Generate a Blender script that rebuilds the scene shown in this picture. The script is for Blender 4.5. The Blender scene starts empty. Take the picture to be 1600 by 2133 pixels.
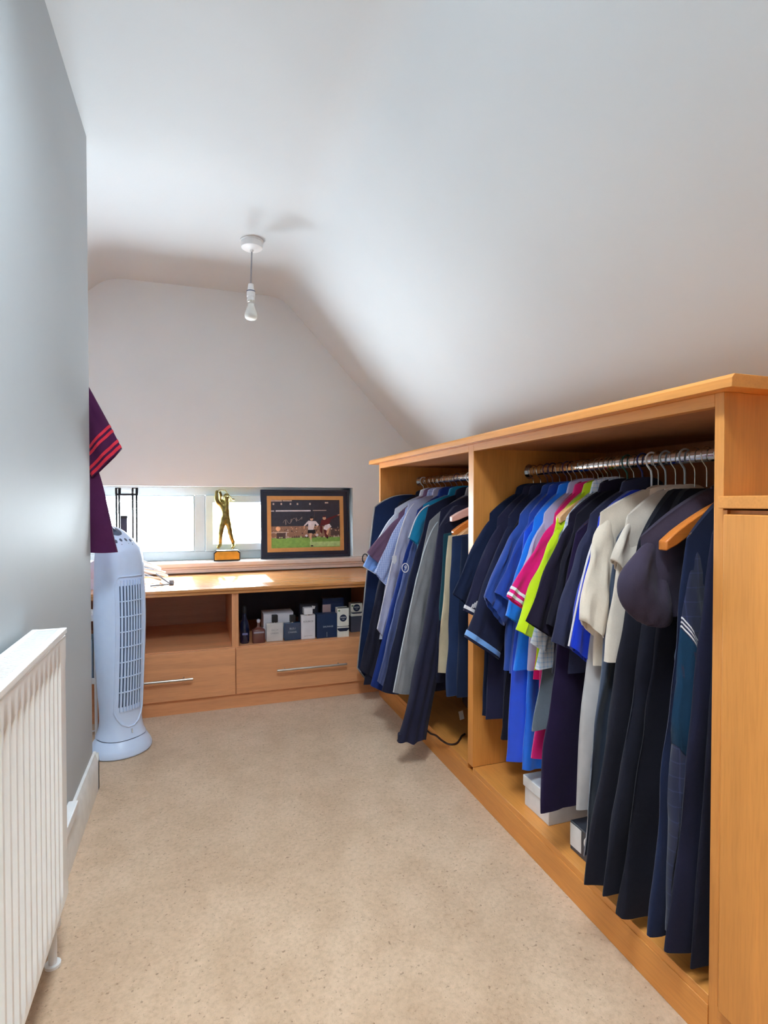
import bpy, bmesh, math, random
from mathutils import Vector, Matrix

# ------------------------------------------------------------------ camera, world, exposure
SC = bpy.context.scene
COL = SC.collection
FPX, CX, CY, EYE = 1150.0, 800.0, 1066.5, 1.0
YAW, PITCH = math.radians(18.644), math.radians(1.071)
cam_d = bpy.data.cameras.new('camera')
cam_d.sensor_fit = 'HORIZONTAL'
cam_d.sensor_width = 36.0
cam_d.lens = FPX / 1600.0 * 36.0
cam_d.clip_start = 0.02
cam = bpy.data.objects.new('camera', cam_d)
cam.location = (0, 0, EYE)
cam.rotation_euler = (math.pi / 2 - PITCH, 0, -YAW)
COL.objects.link(cam)
SC.camera = cam

world = bpy.data.worlds.new('daylight')
SC.world = world
world.use_nodes = True
bgn = world.node_tree.nodes['Background']
bgn.inputs['Color'].default_value = (0.84, 0.93, 1.0, 1)
bgn.inputs['Strength'].default_value = 40.0

# window apertures (x0, x1, z0, z1)
WIN1 = (-0.62, 0.932, 0.65, 1.088)
YFAR, YBACK = 3.38, -1.7
ADDED_ROOFLIGHT = (-0.12, 0.31, 0.08, 0.92)      # added rooflight, out of view, letting fill light through the ceiling (x0, x1, y0, y1)
def portal(name, sx, sy, loc, rot):
    l = bpy.data.lights.new(name, 'AREA')
    l.shape = 'RECTANGLE'
    l.size, l.size_y = sx, sy
    l.cycles.is_portal = True
    o = bpy.data.objects.new(name, l)
    o.location = loc; o.rotation_euler = rot
    COL.objects.link(o)
portal('window_daylight', WIN1[1] - WIN1[0], WIN1[3] - WIN1[2], ((WIN1[0] + WIN1[1]) / 2, YFAR + 0.125, (WIN1[2] + WIN1[3]) / 2), (-math.pi / 2, 0, 0))
portal('added_rooflight_portal', ADDED_ROOFLIGHT[1] - ADDED_ROOFLIGHT[0], ADDED_ROOFLIGHT[3] - ADDED_ROOFLIGHT[2], ((ADDED_ROOFLIGHT[0] + ADDED_ROOFLIGHT[1]) / 2, (ADDED_ROOFLIGHT[2] + ADDED_ROOFLIGHT[3]) / 2, 2.235 + 0.28), (0, 0, 0))  # guides sky light in through the added rooflight

gl_ = bpy.data.lights.new('added_window_uplight', 'AREA')          # added lamp outside the window, throwing light up onto the ceiling
gl_.shape = 'RECTANGLE'; gl_.size, gl_.size_y = 2.8, 1.1
gl_.energy = 335.0; gl_.color = (0.80, 0.91, 1.0)
glo = bpy.data.objects.new('added_window_uplight', gl_)
glo.location = (0.10, 4.12, 0.48); glo.rotation_euler = (math.pi, 0, 0)
COL.objects.link(glo)

sun_d = bpy.data.lights.new('sun', 'SUN')                       # low sun that falls on sill and worktop
sun_d.energy = 20.0; sun_d.angle = math.radians(2.0); sun_d.color = (0.93, 0.97, 1.0)
sun = bpy.data.objects.new('sun', sun_d)
sun.rotation_euler = (-math.radians(90 - 33), 0, math.radians(1.0))
sun.location = (0, 6, 4)
COL.objects.link(sun)

vs = SC.view_settings
vs.view_transform = 'Standard'
vs.look = 'None'
vs.exposure = 0.80
vs.gamma = 1.0
vs.use_curve_mapping = False
try:
    SC.cycles.max_bounces = 12
    SC.cycles.diffuse_bounces = 8
    SC.cycles.use_denoising = True
    SC.cycles.sample_clamp_indirect = 6.0
except Exception:
    pass

# a pixel of the 1600 x 2133 photograph carried out to a plane of the room
_c, _s, _cd, _sd = math.cos(YAW), math.sin(YAW), math.cos(PITCH), math.sin(PITCH)
_F = (_s * _cd, _c * _cd, -_sd); _R = (_c, -_s, 0); _U = (_s * _sd, _c * _sd, _cd)
def _ray(px, py):
    a = (px - CX) / FPX; b = (CY - py) / FPX
    return [_F[i] + a * _R[i] + b * _U[i] for i in range(3)]
def at(px, py, Y):
    r = _ray(px, py); t = Y / r[1]
    return (r[0] * t, EYE + r[2] * t)
def at3(px, py, Y):
    x, z = at(px, py, Y)
    return Vector((x, Y, z))

# ------------------------------------------------------------------ helpers
def rgb(r, g, b):
    def f(c):
        c /= 255.0
        return c / 12.92 if c <= 0.04045 else ((c + 0.055) / 1.055) ** 2.4
    return (f(r), f(g), f(b), 1.0)
def lerp(a, b, t): return a + (b - a) * t
def sm(t):
    t = max(0.0, min(1.0, t)); return t * t * (3 - 2 * t)

class MB:
    def __init__(self): self.v = []; self.f = []; self.m = []
    def add(self, vs_, fs_, m=0):
        o = len(self.v)
        self.v += [tuple(p) for p in vs_]
        self.f += [tuple(i + o for i in f) for f in fs_]
        self.m += [m] * len(fs_)
        return self
    def box(self, x0, x1, y0, y1, z0, z1, m=0):
        return self.add([(x0, y0, z0), (x1, y0, z0), (x1, y1, z0), (x0, y1, z0),
                         (x0, y0, z1), (x1, y0, z1), (x1, y1, z1), (x0, y1, z1)],
                        [(0, 3, 2, 1), (4, 5, 6, 7), (0, 1, 5, 4), (1, 2, 6, 5), (2, 3, 7, 6), (3, 0, 4, 7)], m)
    def rings(self, rows, cap0=True, cap1=True, m=0, closed=True):
        n = len(rows[0]); vs_ = [p for r in rows for p in r]; fs_ = []
        for i in range(len(rows) - 1):
            for j in range(n if closed else n - 1):
                k = (j + 1) % n
                fs_.append((i * n + j, i * n + k, (i + 1) * n + k, (i + 1) * n + j))
        if cap0: fs_.append(tuple(range(n - 1, -1, -1)))
        if cap1: fs_.append(tuple((len(rows) - 1) * n + j for j in range(n)))
        return self.add(vs_, fs_, m)
    def tube(self, pts, r, n=8, caps=True, m=0, flat=1.0, closed=False):
        pts = [Vector(p) for p in pts]; rows = []
        N = len(pts)
        t0 = (pts[1] - pts[0]).normalized()
        up = Vector((0, 0, 1)) if abs(t0.z) < 0.9 else Vector((1, 0, 0))
        u = t0.cross(up).normalized()
        for i, p in enumerate(pts):
            if closed: t = pts[(i + 1) % N] - pts[i - 1]
            else: t = pts[min(i + 1, N - 1)] - pts[max(i - 1, 0)]
            if t.length < 1e-9: t = t0
            t = t.normalized()
            u = (u - t * u.dot(t))
            u = u.normalized() if u.length > 1e-6 else t.orthogonal().normalized()
            w = t.cross(u)
            rr = r[i] if isinstance(r, (list, tuple)) else r
            rows.append([p + u * (rr * math.cos(2 * math.pi * k / n)) + w * (rr * flat * math.sin(2 * math.pi * k / n)) for k in range(n)])
        if closed:
            rows.append(rows[0]); return self.rings(rows, False, False, m)
        return self.rings(rows, caps, caps, m)
    def lathe(self, prof, n=28, cx=0, cy=0, sx=1, sy=1, m=0):
        rows = [[(cx + r * sx * math.cos(2 * math.pi * k / n), cy + r * sy * math.sin(2 * math.pi * k / n), z) for k in range(n)] for r, z in prof]
        return self.rings(rows, True, True, m)
    def prism(self, poly, y0, y1, m=0):                       # polygon in XZ pushed along Y
        n = len(poly)
        return self.add([(x, y0, z) for x, z in poly] + [(x, y1, z) for x, z in poly],
                        [tuple(range(n)), tuple(range(2 * n - 1, n - 1, -1))] + [(i, i + n, (i + 1) % n + n, (i + 1) % n) for i in range(n)], m)
    def xf(self, fn): self.v = [tuple(fn(Vector(p))) for p in self.v]; return self

def root_of(o):
    while o.parent: o = o.parent
    return o
def build(name, mb, mats, parent=None, smooth=True, bevel=0.0, angle=35, fix=True):
    me = bpy.data.meshes.new(name)
    if parent is not None: base = root_of(parent).location.copy()
    else:
        xs = [p[0] for p in mb.v]; ys = [p[1] for p in mb.v]; zs = [p[2] for p in mb.v]
        base = Vector(((min(xs) + max(xs)) / 2, (min(ys) + max(ys)) / 2, min(zs)))
    me.from_pydata([tuple(Vector(p) - base) for p in mb.v], [], mb.f)
    if not isinstance(mats, (list, tuple)): mats = [mats]
    for m in mats: me.materials.append(m)
    if len(mats) > 1: me.polygons.foreach_set('material_index', mb.m)
    if fix:
        bm = bmesh.new(); bm.from_mesh(me)
        bmesh.ops.recalc_face_normals(bm, faces=bm.faces)
        bm.to_mesh(me); bm.free()
    if smooth:
        me.polygons.foreach_set('use_smooth', [True] * len(me.polygons))
        me.set_sharp_from_angle(angle=math.radians(angle))
    o = bpy.data.objects.new(name, me)
    COL.objects.link(o)
    if parent is None: o.location = base
    else: o.parent = parent
    if bevel:
        b = o.modifiers.new('bevel', 'BEVEL'); b.width = bevel; b.segments = 2; b.limit_method = 'ANGLE'
    return o
def thing(name, label, cat, loc, group=None):
    o = bpy.data.objects.new(name, None); o.empty_display_size = 0.05
    o.location = loc; COL.objects.link(o)
    return tag(o, label, cat, group)
def tag(o, label, cat, group=None):
    o['label'] = label; o['category'] = cat
    if group: o['group'] = group
    return o
def struct(o): o['kind'] = 'structure'; return o

# ------------------------------------------------------------------ materials
def newmat(name):
    m = bpy.data.materials.new(name); m.use_nodes = True
    nt = m.node_tree; b = nt.nodes['Principled BSDF']
    return m, nt, b
def coords(nt, scale=(1, 1, 1)):
    tc = nt.nodes.new('ShaderNodeTexCoord'); mp = nt.nodes.new('ShaderNodeMapping')
    mp.inputs['Scale'].default_value = scale
    nt.links.new(tc.outputs['Object'], mp.inputs['Vector'])
    return mp.outputs['Vector']
def noise(nt, vec, scale, detail=3.0, rough=0.5):
    n = nt.nodes.new('ShaderNodeTexNoise')
    n.inputs['Scale'].default_value = scale; n.inputs['Detail'].default_value = detail; n.inputs['Roughness'].default_value = rough
    nt.links.new(vec, n.inputs['Vector'])
    return n.outputs['Fac']
def ramp(nt, fac, stops):
    r = nt.nodes.new('ShaderNodeValToRGB')
    e = r.color_ramp.elements
    e[0].position, e[0].color = stops[0]; e[1].position, e[1].color = stops[-1]
    for p, c in stops[1:-1]:
        x = e.new(p); x.color = c
    nt.links.new(fac, r.inputs['Fac'])
    return r.outputs['Color']
def bump(nt, b, h, strength, dist):
    n = nt.nodes.new('ShaderNodeBump'); n.inputs['Strength'].default_value = strength; n.inputs['Distance'].default_value = dist
    nt.links.new(h, n.inputs['Height']); nt.links.new(n.outputs['Normal'], b.inputs['Normal'])
def mul(c, k): return (c[0] * k, c[1] * k, c[2] * k, 1)

_mc = {}
def plain(name, col, rough=0.5, metal=0.0, var=0.06, nscale=30.0, bmp=0.0, bscale=200.0, spec=0.5, trans=0.0, ior=1.45, coat=0.0, sheen=0.0):
    if name in _mc: return _mc[name]
    m, nt, b = newmat(name)
    v = coords(nt)
    c = ramp(nt, noise(nt, v, nscale), [(0.3, mul(col, 1 - var)), (0.7, mul(col, 1 + var))])
    nt.links.new(c, b.inputs['Base Color'])
    b.inputs['Roughness'].default_value = rough; b.inputs['Metallic'].default_value = metal
    b.inputs['Specular IOR Level'].default_value = spec
    b.inputs['Transmission Weight'].default_value = trans; b.inputs['IOR'].default_value = ior
    b.inputs['Coat Weight'].default_value = coat
    b.inputs['Sheen Weight'].default_value = sheen
    if bmp: bump(nt, b, noise(nt, v, bscale, 4), bmp, 0.002)
    _mc[name] = m
    return m
def fabric(name, col, rough=0.9, sheen=0.25, weave=900.0):
    if name in _mc: return _mc[name]
    m, nt, b = newmat(name)
    v = coords(nt)
    big = noise(nt, v, 14.0, 4); fine = noise(nt, v, weave, 2)
    c = ramp(nt, big, [(0.25, mul(col, 0.86)), (0.75, mul(col, 1.12))])
    mx = nt.nodes.new('ShaderNodeMixRGB'); mx.blend_type = 'MULTIPLY'; mx.inputs['Fac'].default_value = 0.5
    nt.links.new(c, mx.inputs['Color1'])
    nt.links.new(ramp(nt, fine, [(0.3, (0.72, 0.72, 0.72, 1)), (0.65, (1, 1, 1, 1))]), mx.inputs['Color2'])
    nt.links.new(mx.outputs['Color'], b.inputs['Base Color'])
    b.inputs['Roughness'].default_value = rough
    b.inputs['Sheen Weight'].default_value = sheen * min(1.0, 0.1 + 2.5 * max(col[:3]))
    b.inputs['Specular IOR Level'].default_value = 0.18
    ad = nt.nodes.new('ShaderNodeMath'); ad.operation = 'MULTIPLY_ADD'
    nt.links.new(fine, ad.inputs[0]); ad.inputs[1].default_value = 0.25
    nt.links.new(noise(nt, v, 35.0, 3), ad.inputs[2])
    bump(nt, b, ad.outputs[0], 0.35, 0.004)
    _mc[name] = m
    return m
def check(name, col, line, pitch=0.009, axes='xz', width=0.28):
    """woven gingham / plaid: lines of a second colour on a ground"""
    if name in _mc: return _mc[name]
    m, nt, b = newmat(name)
    v = coords(nt)
    sp = nt.nodes.new('ShaderNodeSeparateXYZ'); nt.links.new(v, sp.inputs[0])
    outs = []
    for a in axes:
        q = nt.nodes.new('ShaderNodeMath'); q.operation = 'DIVIDE'; q.inputs[1].default_value = pitch
        nt.links.new(sp.outputs[a.upper()], q.inputs[0])
        fr = nt.nodes.new('ShaderNodeMath'); fr.operation = 'FRACT'; nt.links.new(q.outputs[0], fr.inputs[0])
        lt = nt.nodes.new('ShaderNodeMath'); lt.operation = 'LESS_THAN'; lt.inputs[1].default_value = width
        nt.links.new(fr.outputs[0], lt.inputs[0]); outs.append(lt.outputs[0])
    if len(outs) == 2:
        mxm = nt.nodes.new('ShaderNodeMath'); mxm.operation = 'ADD'
        nt.links.new(outs[0], mxm.inputs[0]); nt.links.new(outs[1], mxm.inputs[1]); fac = mxm.outputs[0]
        hf = nt.nodes.new('ShaderNodeMath'); hf.operation = 'MULTIPLY'; hf.inputs[1].default_value = 0.5
        nt.links.new(fac, hf.inputs[0]); fac = hf.outputs[0]
    else: fac = outs[0]
    mx = nt.nodes.new('ShaderNodeMixRGB'); nt.links.new(fac, mx.inputs['Fac'])
    mx.inputs['Color1'].default_value = col; mx.inputs['Color2'].default_value = line
    nt.links.new(mx.outputs['Color'], b.inputs['Base Color'])
    b.inputs['Roughness'].default_value = 0.9; b.inputs['Sheen Weight'].default_value = 0.2
    bump(nt, b, noise(nt, v, 35.0, 3), 0.3, 0.004)
    _mc[name] = m
    return m
def wood(name, col, grain, rough=0.38, coat=0.0):
    """beech veneer, grain = 'x', 'y' or 'z'"""
    m, nt, b = newmat(name)
    sc = {'x': (1.2, 22, 22), 'y': (22, 1.2, 22), 'z': (22, 22, 1.2)}[grain]
    fl = {'x': (10, 160, 160), 'y': (160, 10, 160), 'z': (160, 160, 10)}[grain]
    n1 = noise(nt, coords(nt, sc), 1.6, 5, 0.55); n2 = noise(nt, coords(nt, fl), 1.5, 2)
    c = ramp(nt, n1, [(0.25, mul(col, 0.87)), (0.55, col), (0.8, mul(col, 1.1))])
    mx = nt.nodes.new('ShaderNodeMixRGB'); mx.blend_type = 'MULTIPLY'; mx.inputs['Fac'].default_value = 0.35
    nt.links.new(c, mx.inputs['Color1'])
    nt.links.new(ramp(nt, n2, [(0.35, (0.8, 0.74, 0.68, 1)), (0.55, (1, 1, 1, 1))]), mx.inputs['Color2'])
    nt.links.new(mx.outputs['Color'], b.inputs['Base Color'])
    b.inputs['Roughness'].default_value = rough; b.inputs['Coat Weight'].default_value = coat; b.inputs['Coat Roughness'].default_value = 0.2
    bump(nt, b, n2, 0.08, 0.001)
    return m
def paint(name, col, rough=0.6, bs=70.0, st=0.08, spec=0.22):
    m, nt, b = newmat(name)
    v = coords(nt)
    nt.links.new(ramp(nt, noise(nt, v, 2.2, 4), [(0.3, mul(col, 0.975)), (0.7, mul(col, 1.02))]), b.inputs['Base Color'])
    b.inputs['Roughness'].default_value = rough
    b.inputs['Specular IOR Level'].default_value = spec
    bump(nt, b, noise(nt, v, bs, 5), st, 0.004)
    return m
def carpet():
    m, nt, b = newmat('carpet_beige')
    v = coords(nt)
    base = ramp(nt, noise(nt, v, 3.0, 5, 0.6), [(0.3, rgb(204, 174, 146)), (0.7, rgb(222, 194, 166))])
    tuft = ramp(nt, noise(nt, v, 95.0, 6, 0.72), [(0.30, (0.74, 0.69, 0.63, 1)), (0.5, (0.96, 0.95, 0.93, 1)), (0.68, (1.08, 1.07, 1.06, 1))])
    fleck = ramp(nt, noise(nt, v, 115.0, 3, 0.6), [(0.30, (0.28, 0.20, 0.15, 1)), (0.365, (1, 1, 1, 1))])
    patch = ramp(nt, noise(nt, v, 11.0, 4, 0.6), [(0.32, (0.86, 0.83, 0.79, 1)), (0.6, (1, 1, 1, 1))])
    last = base
    for x, f in ((tuft, 0.8), (fleck, 0.6), (patch, 0.8)):
        mx = nt.nodes.new('ShaderNodeMixRGB'); mx.blend_type = 'MULTIPLY'; mx.inputs['Fac'].default_value = f
        nt.links.new(last, mx.inputs['Color1']); nt.links.new(x, mx.inputs['Color2']); last = mx.outputs['Color']
    nt.links.new(last, b.inputs['Base Color'])
    b.inputs['Roughness'].default_value = 1.0; b.inputs['Specular IOR Level'].default_value = 0.05; b.inputs['Sheen Weight'].default_value = 0.3
    bump(nt, b, noise(nt, v, 150.0, 5, 0.7), 0.6, 0.006)
    return m
def pane_glass():
    m = bpy.data.materials.new('window_glass'); m.use_nodes = True
    nt = m.node_tree; nt.nodes.clear()
    out = nt.nodes.new('ShaderNodeOutputMaterial'); mx = nt.nodes.new('ShaderNodeMixShader')
    tr = nt.nodes.new('ShaderNodeBsdfTransparent'); gl = nt.nodes.new('ShaderNodeBsdfGlossy'); lw = nt.nodes.new('ShaderNodeLayerWeight'); pw_ = nt.nodes.new('ShaderNodeMath'); fr = nt.nodes.new('ShaderNodeMath')
    gl.inputs['Roughness'].default_value = 0.02
    lw.inputs['Blend'].default_value = 0.5
    pw_.operation = 'POWER'; pw_.inputs[1].default_value = 5.0; nt.links.new(lw.outputs['Facing'], pw_.inputs[0])
    fr.operation = 'MULTIPLY_ADD'; fr.inputs[1].default_value = 0.9; fr.inputs[2].default_value = 0.03; nt.links.new(pw_.outputs[0], fr.inputs[0])
    v = coords(nt)
    nt.links.new(ramp(nt, noise(nt, v, 3.0), [(0.3, (0.96, 0.98, 0.98, 1)), (0.7, (0.99, 1, 1, 1))]), tr.inputs['Color'])
    nt.links.new(fr.outputs[0], mx.inputs[0]); nt.links.new(tr.outputs[0], mx.inputs[1]); nt.links.new(gl.outputs[0], mx.inputs[2])
    nt.links.new(mx.outputs[0], out.inputs[0])
    return m

BEECH = rgb(215, 143, 70)
M = dict(
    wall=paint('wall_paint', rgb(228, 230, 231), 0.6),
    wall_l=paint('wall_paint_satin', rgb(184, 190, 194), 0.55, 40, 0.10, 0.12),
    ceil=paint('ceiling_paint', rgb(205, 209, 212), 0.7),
    carpet=carpet(), glass=pane_glass(),
    wz=wood('beech_upright', BEECH, 'z'), wx=wood('beech_across', BEECH, 'x'), wy=wood('beech_lengthways', BEECH, 'y'),
    wtop=wood('beech_worktop', rgb(206, 140, 78), 'x', 0.22, 0.4),
    wshade=wood('beech_back_shaded', rgb(176, 112, 66), 'z', 0.5),  # shadow inside the bays put into a darker beech tone
    desk=wood('beech_desk_front', rgb(224, 158, 110), 'x'),
    deskz=wood('beech_desk_upright', rgb(224, 158, 110), 'z'),
    deskb=wood('beech_desk_back', rgb(190, 138, 110), 'x', 0.5),
    gloss=plain('white_gloss_paint', rgb(233, 234, 232), 0.3, bmp=0.05, bscale=40),
    rad=plain('radiator_enamel', rgb(244, 245, 243), 0.28, var=0.02),
    upvc=plain('white_upvc', rgb(196, 210, 217), 0.3, var=0.02),
    steel=plain('brushed_steel', rgb(205, 200, 192), 0.28, 1.0, var=0.05),
    chrome=plain('chrome', rgb(225, 228, 230), 0.1, 1.0, var=0.02),
    wire=plain('hanger_wire', rgb(190, 188, 182), 0.22, 1.0, var=0.05),
    black=plain('black_plastic', rgb(24, 25, 30), 0.4),
    blackm=plain('black_metal', rgb(20, 24, 32), 0.35, 0.3),
    white=plain('white_plastic', rgb(236, 237, 238), 0.35, var=0.02),
    fan=plain('fan_pale_blue_white', rgb(210, 227, 255), 0.32, var=0.02),
    fandark=plain('fan_dark_slot', rgb(40, 62, 96), 0.5),
    fangrey=plain('fan_grey_control', rgb(84, 96, 120), 0.4),
    bulb=plain('bulb_frosted', rgb(232, 232, 226), 0.25, var=0.02),
    gold=plain('trophy_gold', rgb(140, 124, 72), 0.3, 1.0, var=0.25, nscale=60),
    plate=plain('brass_plate', rgb(214, 160, 70), 0.3, 1.0, var=0.1),
    navyframe=plain('frame_dark_navy', rgb(30, 36, 56), 0.35),
    mount=plain('gold_mount', rgb(206, 152, 92), 0.5, 0.15),
    woodh=wood('hanger_wood', rgb(205, 120, 50), 'x', 0.35),
    woodp=wood('hanger_pale_wood', rgb(222, 170, 120), 'x', 0.4),
    woodk=wood('hanger_pink_wood', rgb(222, 178, 168), 'x', 0.45),
)
# ------------------------------------------------------------------ the room shell
ZC = 2.235
def slab(name, mb, mat, smooth=False, angle=35): return struct(build(name, mb, mat, None, smooth, angle=angle))
slab('floor', MB().box(-1.45, 1.75, YBACK - 0.2, YFAR + 0.13, -0.05, 0.0), M['carpet'])
def wall_with_hole(y0, y1, w, top=2.45, x0=-1.45, x1=1.75):
    mb = MB()
    mb.box(x0, w[0], y0, y1, 0, top); mb.box(w[1], x1, y0, y1, 0, top)
    mb.box(w[0], w[1], y0, y1, 0, w[2]); mb.box(w[0], w[1], y0, y1, w[3], top)
    return mb
slab('wall_far', wall_with_hole(YFAR, YFAR + 0.13, WIN1), M['wall'])
slab('wall_back', MB().box(-1.45, 1.75, YBACK - 0.1, YBACK, 0, 2.45), M['wall'])
XL, YEND = -0.35, 2.115
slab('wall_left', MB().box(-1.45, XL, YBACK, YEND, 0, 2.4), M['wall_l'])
slab('wall_recess', MB().box(-1.45, -1.36, YEND, YFAR, 0, 2.0), M['wall'])
slab('wall_right', MB().box(1.62, 1.75, YBACK, YFAR, 0, 1.25), M['wall'])
# one plastered skin: slope, flat, slope with soft rounded creases
def rounded(points, r, n=9):
    out = [points[0]]
    for i in range(1, len(points) - 1):
        p = Vector(points[i]); a = (Vector(points[i - 1]) - p).normalized(); b = (Vector(points[i + 1]) - p).normalized()
        A = p + a * r; B = p + b * r
        for k in range(n + 1):
            t = k / n
            out.append(tuple(A * (1 - t) ** 2 + p * 2 * t * (1 - t) + B * t * t))
    out.append(points[-1]); return out
prof = rounded([(-1.5, 1.29), (-0.46, ZC), (0.487, ZC), (1.75, ZC - 1.263 * 1.048)], 0.085)
il = max(i for i, q in enumerate(prof) if q[1] > ZC - 1e-4 and q[0] < 0.0)
ir = min(i for i, q in enumerate(prof) if q[1] > ZC - 1e-4 and q[0] > 0.0)
lft = prof[:il + 1] + [(ADDED_ROOFLIGHT[0], ZC)]; rgt = [(ADDED_ROOFLIGHT[1], ZC)] + prof[ir:]
full = lft + rgt
ce = MB()
def skin(pr, ys): ce.rings([[(x, y, z) for x, z in pr] for y in ys], False, False, closed=False)
skin(full, (YBACK - 0.2, ADDED_ROOFLIGHT[2])); skin(lft, (ADDED_ROOFLIGHT[2], ADDED_ROOFLIGHT[3])); skin(rgt, (ADDED_ROOFLIGHT[2], ADDED_ROOFLIGHT[3])); skin(full, (ADDED_ROOFLIGHT[3], 1.4, 2.0, 3.0, YFAR + 0.12))
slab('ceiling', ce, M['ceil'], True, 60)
rx0, rx1, ry0, ry1 = ADDED_ROOFLIGHT
shaft = MB()
shaft.box(rx0 - 0.02, rx0, ry0 - 0.02, ry1 + 0.02, ZC, ZC + 0.30); shaft.box(rx1, rx1 + 0.02, ry0 - 0.02, ry1 + 0.02, ZC, ZC + 0.30)
shaft.box(rx0, rx1, ry0 - 0.02, ry0, ZC, ZC + 0.30); shaft.box(rx0, rx1, ry1, ry1 + 0.02, ZC, ZC + 0.30)
w2 = slab('added_rooflight', shaft, M['ceil'])  # shaft of the added rooflight, unseen, there for fill light
build('pane', MB().box(rx0, rx1, ry0, ry1, ZC + 0.22, ZC + 0.226), M['glass'], w2, False)
fr_ = MB(); t_ = 0.035
fr_.box(rx0, rx0 + t_, ry0, ry1, ZC + 0.20, ZC + 0.25).box(rx1 - t_, rx1, ry0, ry1, ZC + 0.20, ZC + 0.25).box(rx0, rx1, ry0, ry0 + t_, ZC + 0.20, ZC + 0.25).box(rx0, rx1, ry1 - t_, ry1, ZC + 0.20, ZC + 0.25)
build('frame', fr_, M['upvc'], w2, False)

# skirting along the left wall and round its end
def skirt(mb, x_or_y, along0, along1, axis):
    p = [(0, 0), (0.018, 0), (0.018, 0.10), (0.012, 0.116), (0.008, 0.128), (0, 0.13)]
    rows = []
    for t in (along0, along1):
        rows.append([(x_or_y + d, t, z) if axis == 'y' else (t, x_or_y + d, z) for d, z in p])
    mb.rings(rows)
bb = MB(); skirt(bb, XL, -1.0, YEND + 0.018, 'y'); skirt(bb, YEND, -1.36, XL + 0.018, 'x')
struct(build('baseboard_left', bb, M['gloss'], None, True))
tk = MB(); tk.box(XL, XL + 0.026, 1.50, 1.74, 0.128, 0.158)
tag(build('cable_trunking', tk, M['white'], None, False, 0.003), 'short white cable trunking lying on top of the left skirting board', 'trunking')

# ------------------------------------------------------------------ window
def window(name, w, y, cells, parent_struct=True):
    x0, x1, z0, z1 = w
    e = bpy.data.objects.new(name, None); e.location = ((x0 + x1) / 2, y, z0); COL.objects.link(e); struct(e)
    t = 0.05
    mb = MB()
    mb.box(x0, x1, y, y + 0.06, z1 - t, z1); mb.box(x0, x1, y, y + 0.06, z0, z0 + t)
    mb.box(x0, x0 + t, y, y + 0.06, z0, z1); mb.box(x1 - t, x1, y, y + 0.06, z0, z1)
    for c in cells[1:]: mb.box(c[0] - 0.03, c[0] + 0.03, y, y + 0.06, z0 + t, z1 - t)
    build('frame', mb, M['upvc'], e, True, 0.004)
    n = len(cells)
    for i, c in enumerate(cells):
        a = x0 + t if i == 0 else c[0] + 0.03
        b = x1 - t if i == n - 1 else cells[i + 1][0] - 0.03
        zt, zb = z1 - t, z0 + t
        s = c[1]
        if s > 0.025:
            # opening casement: mitred sash with a sloping bead
            rows = []
            for d, yy in ((0, y - 0.012), (0.004, y - 0.02), (s - 0.018, y - 0.02), (s - 0.012, y - 0.012), (s, y + 0.006), (s, y + 0.03), (0, y + 0.03)):
                rows.append([(a + d, yy, zb + d), (b - d, yy, zb + d), (b - d, yy, zt - d), (a + d, yy, zt - d)])
            rows.append(rows[0])
            sash = build('sash', MB().rings(rows, False, False), M['upvc'], e, True, 0, 30)
            if len(c) > 2:
                hx = (a + b) / 2
                build('handle', MB().box(hx - 0.06, hx + 0.06, y - 0.05, y - 0.036, zb + 0.016, zb + 0.034).box(hx - 0.07, hx - 0.04, y - 0.04, y - 0.018, zb + 0.010, zb + 0.04), M['white'], sash, True, 0.004)
        else:
            rows = []
            for d, yy in ((0, y + 0.004), (0.006, y - 0.004), (s, y + 0.012), (s, y + 0.03), (0, y + 0.03)):
                rows.append([(a + d, yy, zb + d), (b - d, yy, zb + d), (b - d, yy, zt - d), (a + d, yy, zt - d)])
            rows.append(rows[0])
            build('glazing_bead', MB().rings(rows, False, False), M['upvc'], e, True, 0, 30)
        build('pane', MB().box(a + s - 0.005, b - s + 0.005, y + 0.014, y + 0.020, zb + s - 0.005, zt - s + 0.005), M['glass'], e, False)
    return e
window('window_1', (WIN1[0], WIN1[1], WIN1[2] + 0.005, WIN1[3]), YFAR + 0.065, [(0, 0.022), (0.012, 0.06, 1)])
# moulded sill that sits on the worktop
sp = [(3.325, 0.594), (3.325, 0.612), (3.318, 0.616), (3.318, 0.622), (3.31, 0.630), (3.31, 0.648), (3.315, 0.653), (YFAR + 0.07, 0.655), (YFAR + 0.07, 0.594)]
rows = [[(x, y, z) for y, z in sp] for x in (-0.70, 1.0)]
sill = build('trim_1', MB().rings(rows), plain('sill_cream_gloss', rgb(222, 208, 200), 0.25, var=0.03), None, True, 0, 25)
struct(sill)

# ------------------------------------------------------------------ pendant
pl = thing('pendant_light', 'bare bulb on a white flex hanging from a round ceiling rose', 'pendant light', (0.25, 2.70, 1.865))
PX, PY = 0.25, 2.70
build('ceiling_rose', MB().lathe([(0.0, ZC + 0.002), (0.054, ZC + 0.002), (0.054, ZC - 0.006), (0.051, ZC - 0.008), (0.052, ZC - 0.012), (0.049, ZC - 0.034), (0.040, ZC - 0.040), (0.009, ZC - 0.044), (0.007, ZC - 0.052), (0, ZC - 0.052)], 40, PX, PY), M['white'], pl)
build('flex', MB().tube([(PX, PY, ZC - 0.045), (PX - 0.002, PY, 2.14), (PX - 0.004, PY, 2.08), (PX - 0.005, PY, 2.02)], 0.0036, 10), plain('flex_backlit_grey', rgb(150, 150, 156), 0.5), pl)  # white flex greyed, its backlit shade put into the colour
lh = build('lampholder', MB().lathe([(0, 2.03), (0.013, 2.03), (0.0155, 2.005), (0.0195, 1.998), (0.0195, 1.972), (0.018, 1.970), (0.018, 1.952), (0, 1.952)], 28, PX - 0.005, PY), M['white'], pl)
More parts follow.
